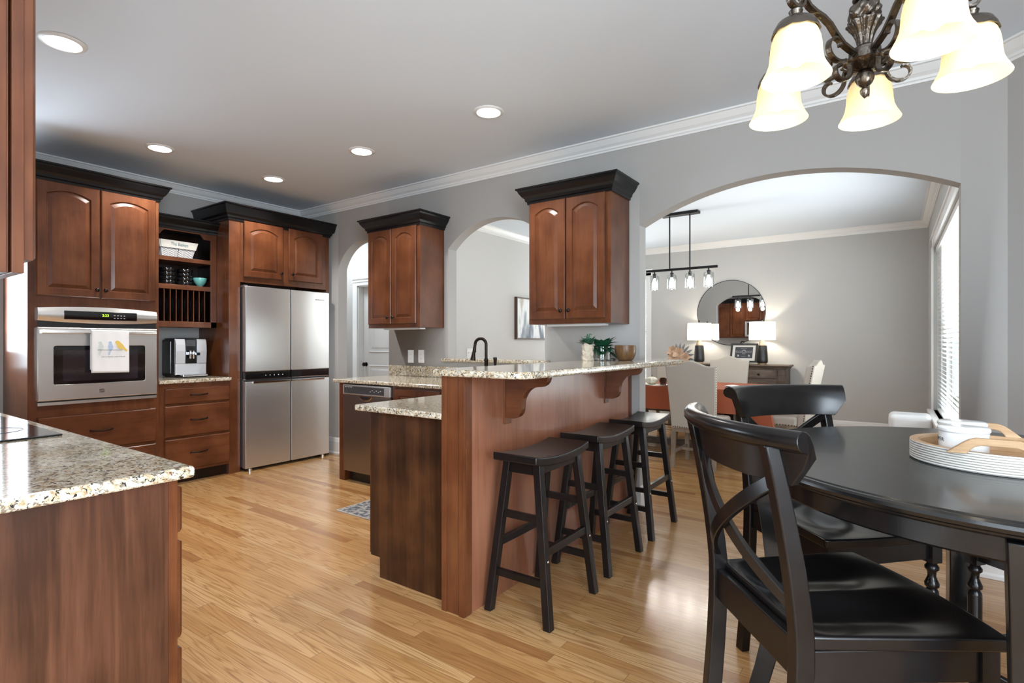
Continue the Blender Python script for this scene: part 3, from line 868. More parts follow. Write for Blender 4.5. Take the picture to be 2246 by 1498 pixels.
def bird(cy, cz, s, lean, mat, name):
    el = [(cy + s * (0.016 * math.cos(a) + lean * 0.6 * math.sin(a) * 0.016), cz + s * 0.026 * math.sin(a)) for a in [2 * PI * k / 18 for k in range(18)]]
    hd = [(cy - lean * 0.012 * s + s * 0.011 * math.cos(a) - (0.004 * s), cz + s * 0.030 + s * 0.011 * math.sin(a)) for a in [2 * PI * k / 14 for k in range(14)]]
    m_ = MB()
    m_.add([(TX, y, z) for y, z in el], [list(range(18))]); m_.add([(TX + 0.0002, y, z) for y, z in hd], [list(range(14))])
    tl = [(cy + lean * -0.01 * s - 0.004, cz - 0.02 * s), (cy + 0.006, cz - 0.022 * s), (cy + lean * 0.004 - 0.006 * s, cz - 0.058 * s), (cy - 0.016 * s, cz - 0.056 * s)]
    m_.add([(TX + 0.0001, y, z) for y, z in tl], [(0, 1, 2, 3)])
    return m_.build(name, mat, two)
bird(1.553, 1.205, 1.0, 0.1, bird_grey, 'printed_bird')
bird(1.615, 1.205, 1.05, -0.1, bird_blue, 'printed_bird')
blob([(1.645, 1.247), (1.655, 1.254), (1.668, 1.252), (1.680, 1.240), (1.697, 1.222), (1.712, 1.196), (1.728, 1.180), (1.719, 1.166), (1.702, 1.184), (1.685, 1.186), (1.665, 1.196), (1.655, 1.222), (1.645, 1.240)], bird_yellow, 'printed_bird')
c = MB(); c.tube([(TX + 0.0003, 1.530, 1.183), (TX + 0.0003, 1.58, 1.181), (TX + 0.0003, 1.63, 1.182), (TX + 0.0003, 1.693, 1.180)], 0.0012, 5); c.build('printed_branch', ink_grey, two)
text_mesh('Life is better with friends', 0.0155, lambda x, y, z: (TX + 0.0004 + z * 0.2, 1.632 + x, 1.125 + y), 'script', ink_grey, two, shear=0.35)

# open shelf cabinet ---------------------------------------------------------
XH = -5.361
FH = fr_left(XH)
hu = thing('open_shelf_cabinet', 'cherry open shelf cabinet with plate slots hung between the oven cabinet and the refrigerator', 'shelf cabinet', (XH, 2.30, 1.38))
HY0, HY1 = 1.996, 2.606
c = MB(); c.box(XL + 0.002, XL + 0.012, HY0, HY1, 1.385, 2.30); c.box(XL + 0.012, XH, HY0, HY0 + 0.015, 1.385, 2.30); c.box(XL + 0.012, XH, HY1 - 0.015, HY1, 1.385, 2.30); c.box(XL + 0.012, XH, HY0, HY1, 2.285, 2.30)
c.build('carcass', cherry_dark, hu)  # cabinet inside coloured darker to stand for the shade in it
# face frame with scalloped top rail
c = MB(FH)
c.box(HY0, HY0 + 0.055, 0, 0.02, 1.380, 2.275); c.box(HY1 - 0.052, HY1, 0, 0.02, 1.380, 2.275)
c.box(HY0, HY1, 0, 0.02, 1.380, 1.433)
a0, a1 = HY0 + 0.055, HY1 - 0.052
prof = [(a0, 2.213), (a0 + 0.062, 2.213)]
for k in range(1, 9): q = k / 8; prof.append((a0 + 0.062 + 0.045 * q, 2.213 + 0.045 * math.sin(q * PI / 2)))
for k in range(0, 9): q = k / 8; prof.append((a1 - 0.107 + 0.045 * q, 2.258 - 0.045 * (1 - math.cos(q * PI / 2))))
prof += [(a1 - 0.062, 2.213), (a1, 2.213), (a1, 2.275), (a0, 2.275)]
c.prism([(u, 0, z) for u, z in prof], (0, 0.02, 0))
c.build('face_frame', cherry_v, hu, 0.0012)
for z0_, z1_ in ((1.985, 2.022), (1.727, 1.770)):
    c = MB(); c.box(XL + 0.012, XH + 0.016, HY0 + 0.055, HY1 - 0.052, z0_, z1_); c.build('shelf', cherry_y, hu, 0.001)
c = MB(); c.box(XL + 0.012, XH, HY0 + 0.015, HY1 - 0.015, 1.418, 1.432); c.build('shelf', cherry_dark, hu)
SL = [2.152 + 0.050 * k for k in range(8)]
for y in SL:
    c = MB(); c.box(XL + 0.014, XH + 0.010, y - 0.0035, y + 0.0035, 1.4325, 1.7265); dv = c.build('divider', [cherry_dark, cherry_v], hu)  # same wood: sides darkened in colour as shade, front edges plain cherry
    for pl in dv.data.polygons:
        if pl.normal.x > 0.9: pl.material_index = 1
c = MB(); c.molding([(XH + 0.02, HY0), (XH + 0.02, HY1)], CROWN(2.270, 2.385, 0.070), 1); c.box(XL + 0.002, XH + 0.02, HY0, HY1, 2.31, 2.384); c.build('crown', crown_black, hu)
names = ['leftmost black plate in the slots of the open shelf cabinet'] + ['%s black plate from the left in the slots of the open shelf cabinet' % w for w in ('second', 'third', 'fourth', 'fifth', 'sixth', 'seventh')] + ['rightmost black plate in the slots of the open shelf cabinet']
plate0 = None
for i, y in enumerate(SL):
    if plate0 is None:
        c = MB(); c.lathe([(0, 0.0), (0.075, 0.001), (0.085, 0.004), (0.137, 0.016), (0.140, 0.018), (0.137, 0.0195), (0.084, 0.008), (0.074, 0.005), (0, 0.0045)], (0, 0, 0), 36, axis='y')
        plate0 = c.build('plate', ceramic_black)
        p = plate0
    else:
        p = plate0.copy(); COL.objects.link(p)
    p.location = (-5.508, y - 0.032, 1.433 + 0.1402)
    tag(p, names[i], 'plate', 'black plates in the slots')
# stacked black cups
cup0 = None
CUPW = ['bottom', 'second', 'third', 'top']
for st_, (cx, cy) in enumerate(((-5.452, 2.215), (-5.452, 2.365))):
    for k in range(4):
        if cup0 is None:
            c = MB(); c.lathe([(0.040, 0), (0.058, 0.004), (0.066, 0.016), (0.068, 0.034), (0.066, 0.0375), (0.062, 0.0375), (0.060, 0.02), (0.050, 0.009), (0, 0.008)], (0, 0, 0), 30)
            cup0 = c.build('bowl', ceramic_black); p = cup0
        else:
            p = cup0.copy(); COL.objects.link(p)
        p.location = (cx, cy, 1.7705 + k * 0.0385)
        tag(p, '%s black bowl of the %s stack on the middle shelf' % (CUPW[k], 'left' if st_ == 0 else 'right'), 'bowl', 'stacked black bowls')
c = MB(); c.lathe([(0.022, 0), (0.021, 0.005), (0.030, 0.014), (0.048, 0.040), (0.057, 0.066), (0.058, 0.082), (0.055, 0.082), (0.052, 0.060), (0.030, 0.020), (0, 0.014)], (-5.402, 2.482, 1.7705), 32)
tag(c.build('bowl', turquoise), 'small turquoise footed bowl at the right end of the middle shelf', 'bowl')
# basket
bk = thing('wire_basket', 'whitewashed wire basket with a wooden lettered rim on the top open shelf', 'basket', (-5.47, 2.285, 2.023))
bx0, bx1 = -5.60, -5.372
def hoop(z, k): return [(bx1 - 0.012 * (1 - k), 2.148 - 0.022 * k, z), (bx1 - 0.012 * (1 - k), 2.405 + 0.040 * k, z), (bx0, 2.405 + 0.040 * k, z), (bx0, 2.148 - 0.022 * k, z)]
lo, hi = hoop(2.024, 0), hoop(2.105, 0.55)
c = MB()
for i in range(4): c.add([lo[i], lo[(i + 1) % 4], hi[(i + 1) % 4], hi[i]], [(0, 1, 2, 3)])
c.add(lo, [(0, 1, 2, 3)])
lin = c.build('liner', towel_white, bk, fix=False)
c = MB()
A, B, C_, D = Vector(lo[0]), Vector(lo[1]), Vector(hi[1]), Vector(hi[0])
off = Vector((0.003, 0, 0))
for k in range(-5, 14):
    for sg in (1, -1):
        pts = []
        for j in range(2):
            v = j
            u = (k + sg * j * 4.5) / 9 if sg > 0 else (k + 4.5 - j * 4.5) / 9
            pts.append((u, v))
        (u0_, v0_), (u1_, v1_) = pts
        if u1_ == u0_: continue
        # clip to 0..1
        seg_ = []
        t0_, t1_ = 0.0, 1.0
        for lim, sgn in ((0, 1), (1, -1)):
            f0, f1 = (u0_ - lim) * sgn, (u1_ - lim) * sgn
            if f0 < 0 and f1 < 0: t0_ = 2
            elif f0 < 0: t0_ = max(t0_, f0 / (f0 - f1))
            elif f1 < 0: t1_ = min(t1_, f0 / (f0 - f1))
        if t0_ >= t1_: continue
        def ev(t):
            u, v = u0_ + (u1_ - u0_) * t, t
            return tuple((A * (1 - u) + B * u) * (1 - v) + (D * (1 - u) + C_ * u) * v + off)
        c.tube([ev(t0_), ev(t1_)], 0.0009, 4)
c.build('wire_mesh', black_iron, bk)
c = MB()
for q in (lo, hi): c.tube(q + [q[0]], 0.0022, 6)
c.tube([tuple((A + B) / 2 + off), tuple((C_ + D) / 2 + off)], 0.0018, 5)
c.build('wire_frame', black_iron, bk)
c = MB()
h2 = hoop(2.172, 1.0)
for i, t in ((0, 0.012), (2, 0.012)):
    a, b = Vector(hi[i]), Vector(hi[(i + 1) % 4]); a2, b2 = Vector(h2[i]), Vector(h2[(i + 1) % 4])
    d = Vector((t if i == 0 else -t, 0, 0))
    c.hexa([a, b, b + d, a + d], [a2, b2, b2 + d, a2 + d])
for i in (1, 3):
    a, b = Vector(hi[i]), Vector(hi[(i + 1) % 4]); a2, b2 = Vector(h2[i]), Vector(h2[(i + 1) % 4])
    d = Vector((0, 0.008 if i == 1 else -0.008, 0))
    c.hexa([a, b, b + d, a + d], [a2, b2, b2 + d, a2 + d])
rim = c.build('rim_board', simple('whitewashed_board', (0.70, 0.67, 0.61), 0.8, bump=(50, 0.3)), bk)
text_mesh('The Baileys', 0.042, lambda x, y, z: (bx1 + 0.0105 + (y + 0.01) * 0.10, 2.285 + x * 0.78, 2.128 + y), 'lettering', ink_teal, bk)

# drawer base with small counter -------------------------------------------
XD = -5.08
FD = fr_left(XD)
db = thing('drawer_cabinet', 'cherry base cabinet with three drawers under the coffee machine', 'cabinet', (XD, 2.30, 0))
c = MB(); c.box(XL + 0.002, XD, 1.996, 2.606, 0.105, 0.883); c.build('carcass', cherry_v, db, 0.0015)
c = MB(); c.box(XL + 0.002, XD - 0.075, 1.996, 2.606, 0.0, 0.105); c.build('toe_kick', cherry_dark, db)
drawer_front(FD, 2.041, 2.594, 0.706, 0.843, db, cherry_y)
drawer_front(FD, 2.041, 2.594, 0.418, 0.692, db, cherry_y)
drawer_front(FD, 2.041, 2.594, 0.126, 0.404, db, cherry_y)
c = MB(); c.box(XL + 0.002, -5.050, 1.996, 2.606, 0.884, 0.915)
tag(c.build('countertop', granite, None, 0.007, 3), 'short speckled granite counter holding the coffee machine', 'countertop')

# coffee machine
cm = thing('coffee_machine', 'silver and black bean-to-cup coffee machine on the short granite counter', 'coffee machine', (-5.45, 2.39, 0.916))
c = MB(); c.box(-5.66, -5.395, 2.256, 2.522, 0.924, 1.268); c.build('body', black_plastic, cm, 0.012, 3)
c = MB(); c.box(-5.64, -5.42, 2.270, 2.508, 1.268, 1.280); c.build('lid', black_gloss, cm, 0.004)
def cpanel(y0_, y1_, name):
    m_ = MB()
    pr_ = [(-5.40, 1.044), (-5.366, 1.044), (-5.362, 1.10), (-5.358, 1.16), (-5.362, 1.22), (-5.372, 1.262), (-5.385, 1.272), (-5.40, 1.272)]
    m_.prism([(x, y0_, z) for x, z in pr_], (0, y1_ - y0_, 0)); return m_.build(name, silver_plastic, cm, 0.002)
cpanel(2.254, 2.336, 'side_panel'); cpanel(2.440, 2.524, 'side_panel')
c = MB(); c.box(-5.396, -5.368, 2.254, 2.524, 0.942, 1.042); c.build('lower_panel', silver_plastic, cm, 0.003)
c = MB(); c.box(-5.395, -5.372, 2.337, 2.439, 1.044, 1.272); c.build('center_panel', black_gloss, cm)
c = MB(); c.box(-5.372, -5.368, 2.350, 2.426, 1.205, 1.262); c.build('screen', simple('grey_lcd', (0.05, 0.05, 0.055), 0.15), cm)
c = MB()
for y in (2.372, 2.400):
    c.lathe([(0.006, 1.088), (0.008, 1.095), (0.0115, 1.10), (0.0115, 1.155), (0.009, 1.165)], (-5.345, y, 0), 12)
c.box(-5.370, -5.350, 2.355, 2.417, 1.125, 1.150); c.build('spout', chrome, cm)
c = MB(); c.box(-5.372, -5.335, 2.418, 2.455, 1.118, 1.146); c.build('steam_nozzle', black_gloss, cm, 0.003)
c = MB(); c.box(-5.37, -5.285, 2.284, 2.500, 0.926, 0.944); c.build('drip_tray', chrome, cm, 0.003)
c = MB(); c.box(-5.62, -5.33, 2.27, 2.51, 0.9155, 0.926); c.build('foot', black_plastic, cm)
c = MB(); c.box(-5.62, -5.46, 2.248, 2.2565, 0.95, 1.25); c.build('water_tank', simple('smoky_tank', (0.03, 0.04, 0.05), 0.12, coat=0.4), cm, 0.003)

# refrigerator cabinet -------------------------------------------------------
XC = -5.11
FC = fr_left(XC)
fc = thing('refrigerator_cabinet', 'cherry cabinet surround boxed over the refrigerator with two arched doors', 'cabinet', (XC, 3.16, 0))
c = MB(); c.box(XL + 0.002, XC, 2.608, 2.716, 0.0, 2.42); c.build('side_panel', cherry_v, fc, 0.002)
c = MB(); c.box(XL + 0.002, XC, 3.676, 3.712, 0.0, 2.42); c.build('side_panel', cherry_v, fc, 0.002)
c = MB(); c.box(XL + 0.002, XC, 2.717, 3.675, 1.820, 2.42); c.build('carcass', cherry_v, fc, 0.0015)
arch_door(FC, 2.747, 3.153, 1.876, 2.414, fc, rise=0.045, knob=(3.125, 1.940))
arch_door(FC, 3.217, 3.617, 1.880, 2.420, fc, rise=0.045, knob=(3.250, 1.944))
c = MB(); c.molding([(XL + 0.003, 2.608), (XC, 2.608), (XC, 3.712), (XL + 0.003, 3.712)], CROWN(2.400, 2.550, 0.052 + 0.026), 1)
for i, v in enumerate(c.v):
    if v[1] > 3.712: c.v[i] = (v[0], min(v[1], 3.7625), v[2])
c.build('crown', crown_black, fc)

rf = thing('refrigerator', 'stainless four-door refrigerator with a black band across its middle', 'refrigerator', (-5.38, 3.19, 0))
FX = -5.038
c = MB(); c.box(-5.68, -5.105, 2.735, 3.662, 0.035, 1.765); c.build('body', grey_side, rf, 0.004)
def fdoor(y0_, y1_, z0_, z1_, nm='door'):
    m_ = MB(); m_.box(-5.100, FX, y0_, y1_, z0_, z1_); return m_.build(nm, steel, rf, 0.006, 3)
d1 = fdoor(2.728, 3.199, 0.957, 1.782); d2 = fdoor(3.209, 3.664, 0.957, 1.782)
d3 = fdoor(2.728, 3.199, 0.030, 0.862); d4 = fdoor(3.209, 3.664, 0.030, 0.862)
for y0_, y1_, dd in ((2.729, 3.199, d1), (3.209, 3.663, d2)):
    m_ = MB(); m_.box(-5.098, FX - 0.004, y0_, y1_, 0.888, 0.956); m_.build('handle_band', black_gloss, dd, 0.003)
    m_ = MB(); m_.box(-5.098, FX + 0.001, y0_, y1_, 0.880, 0.887); m_.build('band_lip', chrome, dd)
c = MB()
for k in range(5): c.box(FX - 0.004, FX - 0.0032, 2.93 + 0.045 * k, 2.938 + 0.045 * k, 0.914, 0.922)
c.build('touch_icons', ink_white, d1)
for y0_, y1_, dd in ((2.80, 3.199, d3), (3.209, 3.60, d4)):
    m_ = MB(); m_.box(FX - 0.010, FX + 0.008, y0_, y1_, 0.840, 0.866); m_.build('pocket_handle', chrome, dd, 0.005)
text_mesh('WHIRLPOOL', 0.020, lambda x, y, z: (FX + 0.0008 + z, 3.545 + x, 1.690 + y), 'badge', ink_grey, d2)
for y in (2.79, 3.60):
    m_ = MB(); m_.lathe([(0.022, 0.0), (0.022, 0.02), (0.014, 0.024), (0.014, 0.04)], (-5.075, y, 0), 12); m_.build('foot', chrome, rf)
m_ = MB(); m_.box(-5.66, -5.11, 2.76, 3.64, 0.004, 0.034); m_.build('base_grille', black_plastic, rf)
for y in (2.745, 3.645):
    m_ = MB(); m_.box(-5.14, -5.06, y - 0.02, y + 0.02, 1.766, 1.792); m_.build('hinge_cover', grey_side, rf, 0.004)
# ---------------------------------------------------------------- wall cabinets beside the pass-through
YF = 3.445
FB = fr_back(YF)
def wall_cab(x0_, x1_, label, doors, knobs):
    t = thing('wall_cabinet', label, 'cabinet', ((x0_ + x1_) / 2, 3.6, 1.372))
    m_ = MB(); m_.box(x0_, x1_, YF, YB0 - 0.002, 1.376, 2.305); m_.build('carcass', cherry_v, t, 0.0015)
    m_ = MB(); m_.box(x0_ + 0.10, x1_ - 0.10, YF + 0.10, YF + 0.17, 1.362, 1.3755); m_.build('under_light', white_plastic, t)
    for (a, b), k in zip(doors, knobs):
        arch_door(FB, a, b, 1.412, 2.292, t, rise=0.040, st=0.052, knob=k)
    m_ = MB(); m_.molding([(x0_, YB0 - 0.003), (x0_, YF), (x1_, YF), (x1_, YB0 - 0.003)], CROWN(2.290, 2.408, 0.078), 1)
    m_.box(x0_, x1_, YF, YB0 - 0.003, 2.395, 2.407)
    m_.build('crown', crown_black, t)
    return t
wall_cab(-4.125, -3.437, 'narrow cherry wall cabinet with black crown left of the pass-through arch', [(-4.112, -3.797), (-3.788, -3.472)], [(-3.830, 1.472), (-3.757, 1.472)])
wall_cab(-2.272, -1.592, 'cherry wall cabinet with black crown between the pass-through and the large arch', [(-2.258, -1.950), (-1.941, -1.632)], [(-1.978, 1.472), (-1.912, 1.472)])

# ---------------------------------------------------------------- counter run under the pass-through, with the peninsula
YN = 3.09
CT = 0.910
FN = fr_back(YN)
dwc = thing('sink_cabinet', 'cherry base cabinet run under the pass-through, beside the dishwasher', 'cabinet', (-3.0, 3.4, 0))
c = MB(); c.box(-4.102, -4.022, YN, YB0 - 0.025, 0.0, 0.877); tag(c.build('cabinet_end_panel', cherry_v, None, 0.002), 'cherry end panel standing left of the dishwasher', 'panel')
c = MB(); c.box(-3.395, -2.28, YN, YB0 - 0.003, 0.105, 0.877); c.build('carcass', cherry_v, dwc)
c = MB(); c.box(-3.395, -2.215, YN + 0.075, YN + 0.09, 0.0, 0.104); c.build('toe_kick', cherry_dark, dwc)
def flat_door(fr, u0, u1, z0, z1, parent, mat=cherry_v):
    return arch_door(fr, u0, u1, z0, z1, parent, rise=0.0, st=0.052)
flat_door(FN, -3.360, -2.850, 0.66, 0.855, dwc); flat_door(FN, -2.840, -2.33, 0.66, 0.855, dwc)
flat_door(FN, -3.360, -2.850, 0.125, 0.645, dwc); flat_door(FN, -2.840, -2.33, 0.125, 0.645, dwc)

dw = thing('dishwasher', 'stainless dishwasher with a dark control strip under the granite counter', 'dishwasher', (-3.71, 3.2, 0))
DX0, DX1 = -4.018, -3.400
c = MB(); c.box(DX0, DX1, YN + 0.02, 3.70, 0.10, 0.872); c.build('tub', black_plastic, dw)
c = MB(); c.box(DX0, DX1, YN - 0.018, YN + 0.018, 0.098, 0.775); c.build('door', steel_dark, dw, 0.004)
c = MB(); c.box(DX0, DX1, YN - 0.028, YN + 0.018, 0.778, 0.868); cpn = c.build('control_strip', steel, dw, 0.006, 3)
c = MB(); c.box(DX0 + 0.025, DX1 - 0.075, YN - 0.0305, YN - 0.027, 0.792, 0.854); c.build('control_panel', simple('charcoal_panel', (0.05, 0.05, 0.055), 0.3), cpn)
c = MB()
for k in range(5): c.box(DX0 + 0.035 + 0.022 * k, DX0 + 0.047 + 0.022 * k, YN - 0.0312, YN - 0.0306, 0.844, 0.850)
c.build('indicator_marks', ink_white, cpn); c = MB()
for k in range(6): c.box(DX1 - 0.25 + 0.026 * k, DX1 - 0.238 + 0.026 * k, YN - 0.0312, YN - 0.0306, 0.815 + 0.01 * (k % 2), 0.820 + 0.01 * (k % 2))
c.build('button_marks', ink_white, cpn)
c = MB()
pts = [(-0.085, 0.0), (0.085, 0.0)] + [(0.085 * math.cos(a), -0.045 * math.sin(a)) for a in [PI * k / 14 for k in range(1, 14)]]
c.prism([(-3.71 + a, YN - 0.0195, 0.776 + b) for a, b in pts], (0, -0.012, 0)); c.build('pocket_handle', chrome, dw, 0.003)
c = MB()
pts = [(-0.062, -0.006), (0.062, -0.006)] + [(0.062 * math.cos(a), -0.006 - 0.026 * math.sin(a)) for a in [PI * k / 14 for k in range(1, 14)]]
c.prism([(-3.71 + a, YN - 0.0320, 0.776 + b) for a, b in pts], (0, -0.001, 0)); c.build('handle_recess', black_plastic, dw)
c = MB(); c.box(DX0 + 0.01, DX1 - 0.01, YN + 0.05, YN + 0.06, 0.0, 0.097); c.build('kick_plate', black_plastic, dw)
c = MB()
for k in range(3): c.box(-3.515 + 0.014 * k, -3.506 + 0.014 * k, YN - 0.0192, YN - 0.0185, 0.21, 0.235)
c.build('emblem', chrome, dw)

# L-shaped granite counter
c = MB()
pts = [(-4.150, 3.762), (-4.150, 3.052), (-2.325, 3.052), (-2.325, 1.845), (-1.706, 1.845), (-1.706, 3.762)]
c.prism([(x, y, CT - 0.031) for x, y in pts], (0, 0, 0.031))
ct = c.build('countertop', granite, None, 0.008, 3)
tag(ct, 'L-shaped lower speckled granite counter running from the dishwasher round to the peninsula', 'countertop')
c = MB(); c.box(-4.172, -1.706, 3.743, 3.7635, CT + 0.001, 1.012); c.build('backsplash', granite, ct, 0.002)
# pass-through ledge
c = MB(); c.box(-3.455, -2.275, 3.728, 3.915, 1.0605, 1.0925)
tag(c.build('granite_ledge', granite, None, 0.010, 3), 'granite ledge across the bottom of the pass-through arch', 'ledge')

# faucet
fa = thing('faucet', 'dark bronze gooseneck faucet with pull-down spray in front of the pass-through', 'faucet', (-2.81, 3.60, CT))
c = MB(); c.lathe([(0.028, CT + 0.0005), (0.028, CT + 0.01), (0.020, CT + 0.018), (0.017, CT + 0.06), (0.0165, CT + 0.17), (0.019, CT + 0.175), (0.019, CT + 0.185), (0.0145, CT + 0.195)], (-2.81, 3.60, 0), 16)
pth = [(-2.81, 3.60, CT + 0.19), (-2.81, 3.60, 1.17)]
for k in range(13):
    a = PI * k / 12; pth.append((-2.862 + 0.052 * math.cos(a), 3.60 - 0.02 * (1 - math.cos(a)) / 2, 1.222 + 0.050 * math.sin(a)))
pth.append((-2.918, 3.578, 1.19))
c.tube(pth, 0.0135, 12)
c.build('gooseneck', bronze, fa)
c = MB(); c.tube([(-2.917, 3.578, 1.195), (-2.919, 3.576, 1.165), (-2.924, 3.574, 1.150), (-2.930, 3.571, 1.095), (-2.931, 3.570, 1.085)], [0.0155, 0.017, 0.015, 0.024, 0.024], 12); c.build('spray_head', bronze, fa)
sh = MB(); sh.lathe([(0.022, CT + 0.0005), (0.020, CT + 0.012), (0.012, CT + 0.03), (0.010, CT + 0.13), (0.013, CT + 0.165), (0.017, CT + 0.195), (0.016, CT + 0.205), (0, CT + 0.207)], (-2.715, 3.60, 0), 12); sh.build('side_handle', bronze, fa)

# outlets / switches
def plate_(label, fr, u0, u1, z0, z1, kind, gangs=1, cat='outlet'):
    t = thing('light_switch' if kind == 'switch' else 'wall_outlet', label, cat, fr_pt(fr, (u0 + u1) / 2, 0, (z0 + z1) / 2))
    m_ = MB(fr); m_.box(u0, u1, 0.0005, 0.006, z0, z1); m_.build('cover_plate', white_plastic, t, 0.002)
    for g in range(gangs):
        uc = u0 + (u1 - u0) * (g + 0.5) / gangs; zc = (z0 + z1) / 2
        if kind == 'switch':
            m_ = MB(fr); m_.box(uc - 0.005, uc + 0.005, 0.006, 0.014, zc - 0.002, zc + 0.016); m_.build('toggle', white_plastic, t, 0.001)
        else:
            for s in (-0.020, 0.020):
                m_ = MB(fr); m_.lathe([(0.016, 0.006), (0.016, 0.0075), (0, 0.0076)], (uc, 0, zc + s), 16, axis='y'); rc = m_.build('receptacle', white_plastic, t)
                m_ = MB(fr); m_.box(uc - 0.008, uc - 0.006, 0.0076, 0.0079, zc + s - 0.005, zc + s + 0.005); m_.box(uc + 0.006, uc + 0.008, 0.0076, 0.0079, zc + s - 0.004, zc + s + 0.004); m_.build('slots', ink_grey, rc)
    return t
def fr_pt(fr, u, d, z):
    O, R, N = fr; return (O[0] + R[0] * u + N[0] * d, O[1] + R[1] * u + N[1] * d, z)
FW = fr_back(YB0)
plate_('white outlet plate under the narrow wall cabinet, the left one of the pair', FW, -3.917, -3.839, 1.040, 1.166, 'outlet')
plate_('white outlet plate under the narrow wall cabinet, the right one of the pair', FW, -3.774, -3.696, 1.042, 1.168, 'outlet')
plate_('white triple light switch plate on the pale wall behind the faucet', fr_left(-4.37), 5.200, 5.375, 1.045, 1.165, 'switch', 3, 'light switch')

# ---------------------------------------------------------------- peninsula
pn = thing('bar_peninsula', 'cherry kitchen peninsula with a raised bar wall, end post and curved brackets', 'peninsula', (-1.9, 2.6, 0))
c = MB()
pts = [(-2.208, 0.0), (-2.208, 0.105), (-2.278, 0.105), (-2.278, 0.878), (-1.702, 0.878), (-1.702, 0.0)]
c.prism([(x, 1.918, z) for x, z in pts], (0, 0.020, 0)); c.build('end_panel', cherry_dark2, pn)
c = MB(); c.box(-2.278, -1.702, 1.939, YN - 0.003, 0.105, 0.8775); c.build('carcass', cherry_v, pn)
c = MB(); c.box(-2.210, -1.702, 1.939, YN - 0.003, 0.0, 0.104); c.build('toe_kick', cherry_dark, pn)
FI = fr_isl(-2.278)
for a, b in ((1.925, 2.29), (2.30, 2.665), (2.675, 3.04)): flat_door(FI, a, b, 0.112, 0.865, pn)
BT0, BT1 = 1.083, 1.115
c = MB(); c.box(-1.700, -1.573, 1.862, YB0 - 0.003, 0.0, BT0 - 0.001); c.build('bar_wall', cherry_bar, pn)
c = MB(); c.box(-1.5725, -1.566, 1.862, 1.892, 0.0, BT0 - 0.001); c.box(-1.5725, -1.566, 3.705, 3.740, 0.0, BT0 - 0.001); c.box(-1.5725, -1.569, 1.893, 1.905, 0.0, BT0 - 0.001)
c.build('corner_trim', cherry_v, pn, 0.001)
c = MB(); c.box(-1.703, -1.675, 1.846, 1.861, 0.0, BT0 - 0.001); c.box(-1.598, -1.5665, 1.846, 1.861, 0.0, BT0 - 0.001); c.box(-1.675, -1.598, 1.853, 1.861, 0.0, BT0 - 0.001)
c.build('end_post', cherry_v, pn, 0.0012)
def corbel(yc):
    m_ = MB()
    pr_ = [(0.0, 0.0), (0.245, 0.0), (0.245, -0.012), (0.240, -0.030), (0.228, -0.045), (0.208, -0.055), (0.180, -0.058)]
    for k in range(1, 9):
        a = PI / 2 * k / 8
        pr_.append((0.180 - 0.085 * math.sin(a), -0.058 - 0.095 * (1 - math.cos(a))))
    pr_ += [(0.094, -0.170), (0.088, -0.190), (0.074, -0.206), (0.052, -0.216), (0.030, -0.218), (0.0, -0.218)]
    xb = -1.5655
    m_.prism([(xb + o, yc - 0.019, BT0 - 0.001 + z) for o, z in pr_], (0, 0.038, 0))
    o = m_.build('bracket', cherry_x, pn, 0.0015)
    m2 = MB(); m2.box(-1.5728, xb + 0.0, yc - 0.030, yc + 0.030, BT0 - 0.25, BT0 - 0.001); m2.build('bracket_plate', cherry_v, o, 0.001)
corbel(2.182); corbel(3.325)

# bar top with rounded front corners
def round_poly(pts, rads, n=8):
    out = []
    m = len(pts)
    for i in range(m):
        p = Vector(pts[i]); a = (Vector(pts[i - 1]) - p).normalized(); b = (Vector(pts[(i + 1) % m]) - p).normalized()
        r = rads[i]
        if r <= 0: out.append(tuple(p)); continue
        p0, p1 = p + a * r, p + b * r
        for k in range(n + 1):
            t = k / n
            q = p0 * (1 - t) ** 2 + p * 2 * t * (1 - t) + p1 * t * t
            out.append((q.x, q.y))
    return out
c = MB()
bp_ = round_poly([(-1.745, 1.822), (-1.225, 1.822), (-1.225, 3.950), (-1.480, 3.950), (-1.480, 3.758), (-1.745, 3.758)], [0.02, 0.11, 0.08, 0, 0, 0])
c.prism([(x, y, BT0) for x, y in bp_], (0, 0, BT1 - BT0))
tag(c.build('bar_countertop', granite, None, 0.011, 3), 'raised speckled granite bar top on the cherry peninsula', 'bar top')

# things on the bar top
va = thing('bark_vase', 'pale bark-textured cylinder vase of small succulents on the granite bar top', 'vase', (-1.668, 3.245, BT1))
c = MB()
def barkf(u, v):
    a = 2 * PI * u
    r = 0.037 + 0.0022 * math.sin(9 * a + 5 * v) + 0.0025 * math.sin(17 * v + 3 * a) + 0.003 * (0.5 - v) ** 2
    return (-1.668 + r * math.cos(a), 3.245 + r * math.sin(a), BT1 + 0.0008 + 0.112 * v + (0.006 * math.sin(3 * a) if v > 0.95 else 0))
c.grid(barkf, 36, 20)
c.add([barkf(k / 36, 0) for k in range(36)], [list(range(36))[::-1]])
c.build('body', bark_white, va)
def leaf(mb, base, d, length, width, curl=0.3, n=6, cup=0.25, up=(0, 0, 1)):
    d = Vector(d).normalized(); up = Vector(up)
    side = d.cross(up)
    side = side.normalized() if side.length > 0.05 else Vector((1, 0, 0))
    nn = side.cross(d).normalized()
    vs = []
    for i in range(n + 1):
        t = i / n
        p = Vector(base) + d * (length * t) - nn * (curl * length * t * t)
        w = width * math.sin(PI * min(1, 0.08 + t * 0.92)) ** 0.8
        for s in (-1, 0, 1):
            vs.append(tuple(p + side * (w * s) + nn * (cup * w * abs(s))))
    fs = []
    for i in range(n):
        for j in range(2):
            a = i * 3 + j; fs.append((a, a + 1, a + 4, a + 3))
    mb.add(vs, fs, True)
c = MB()
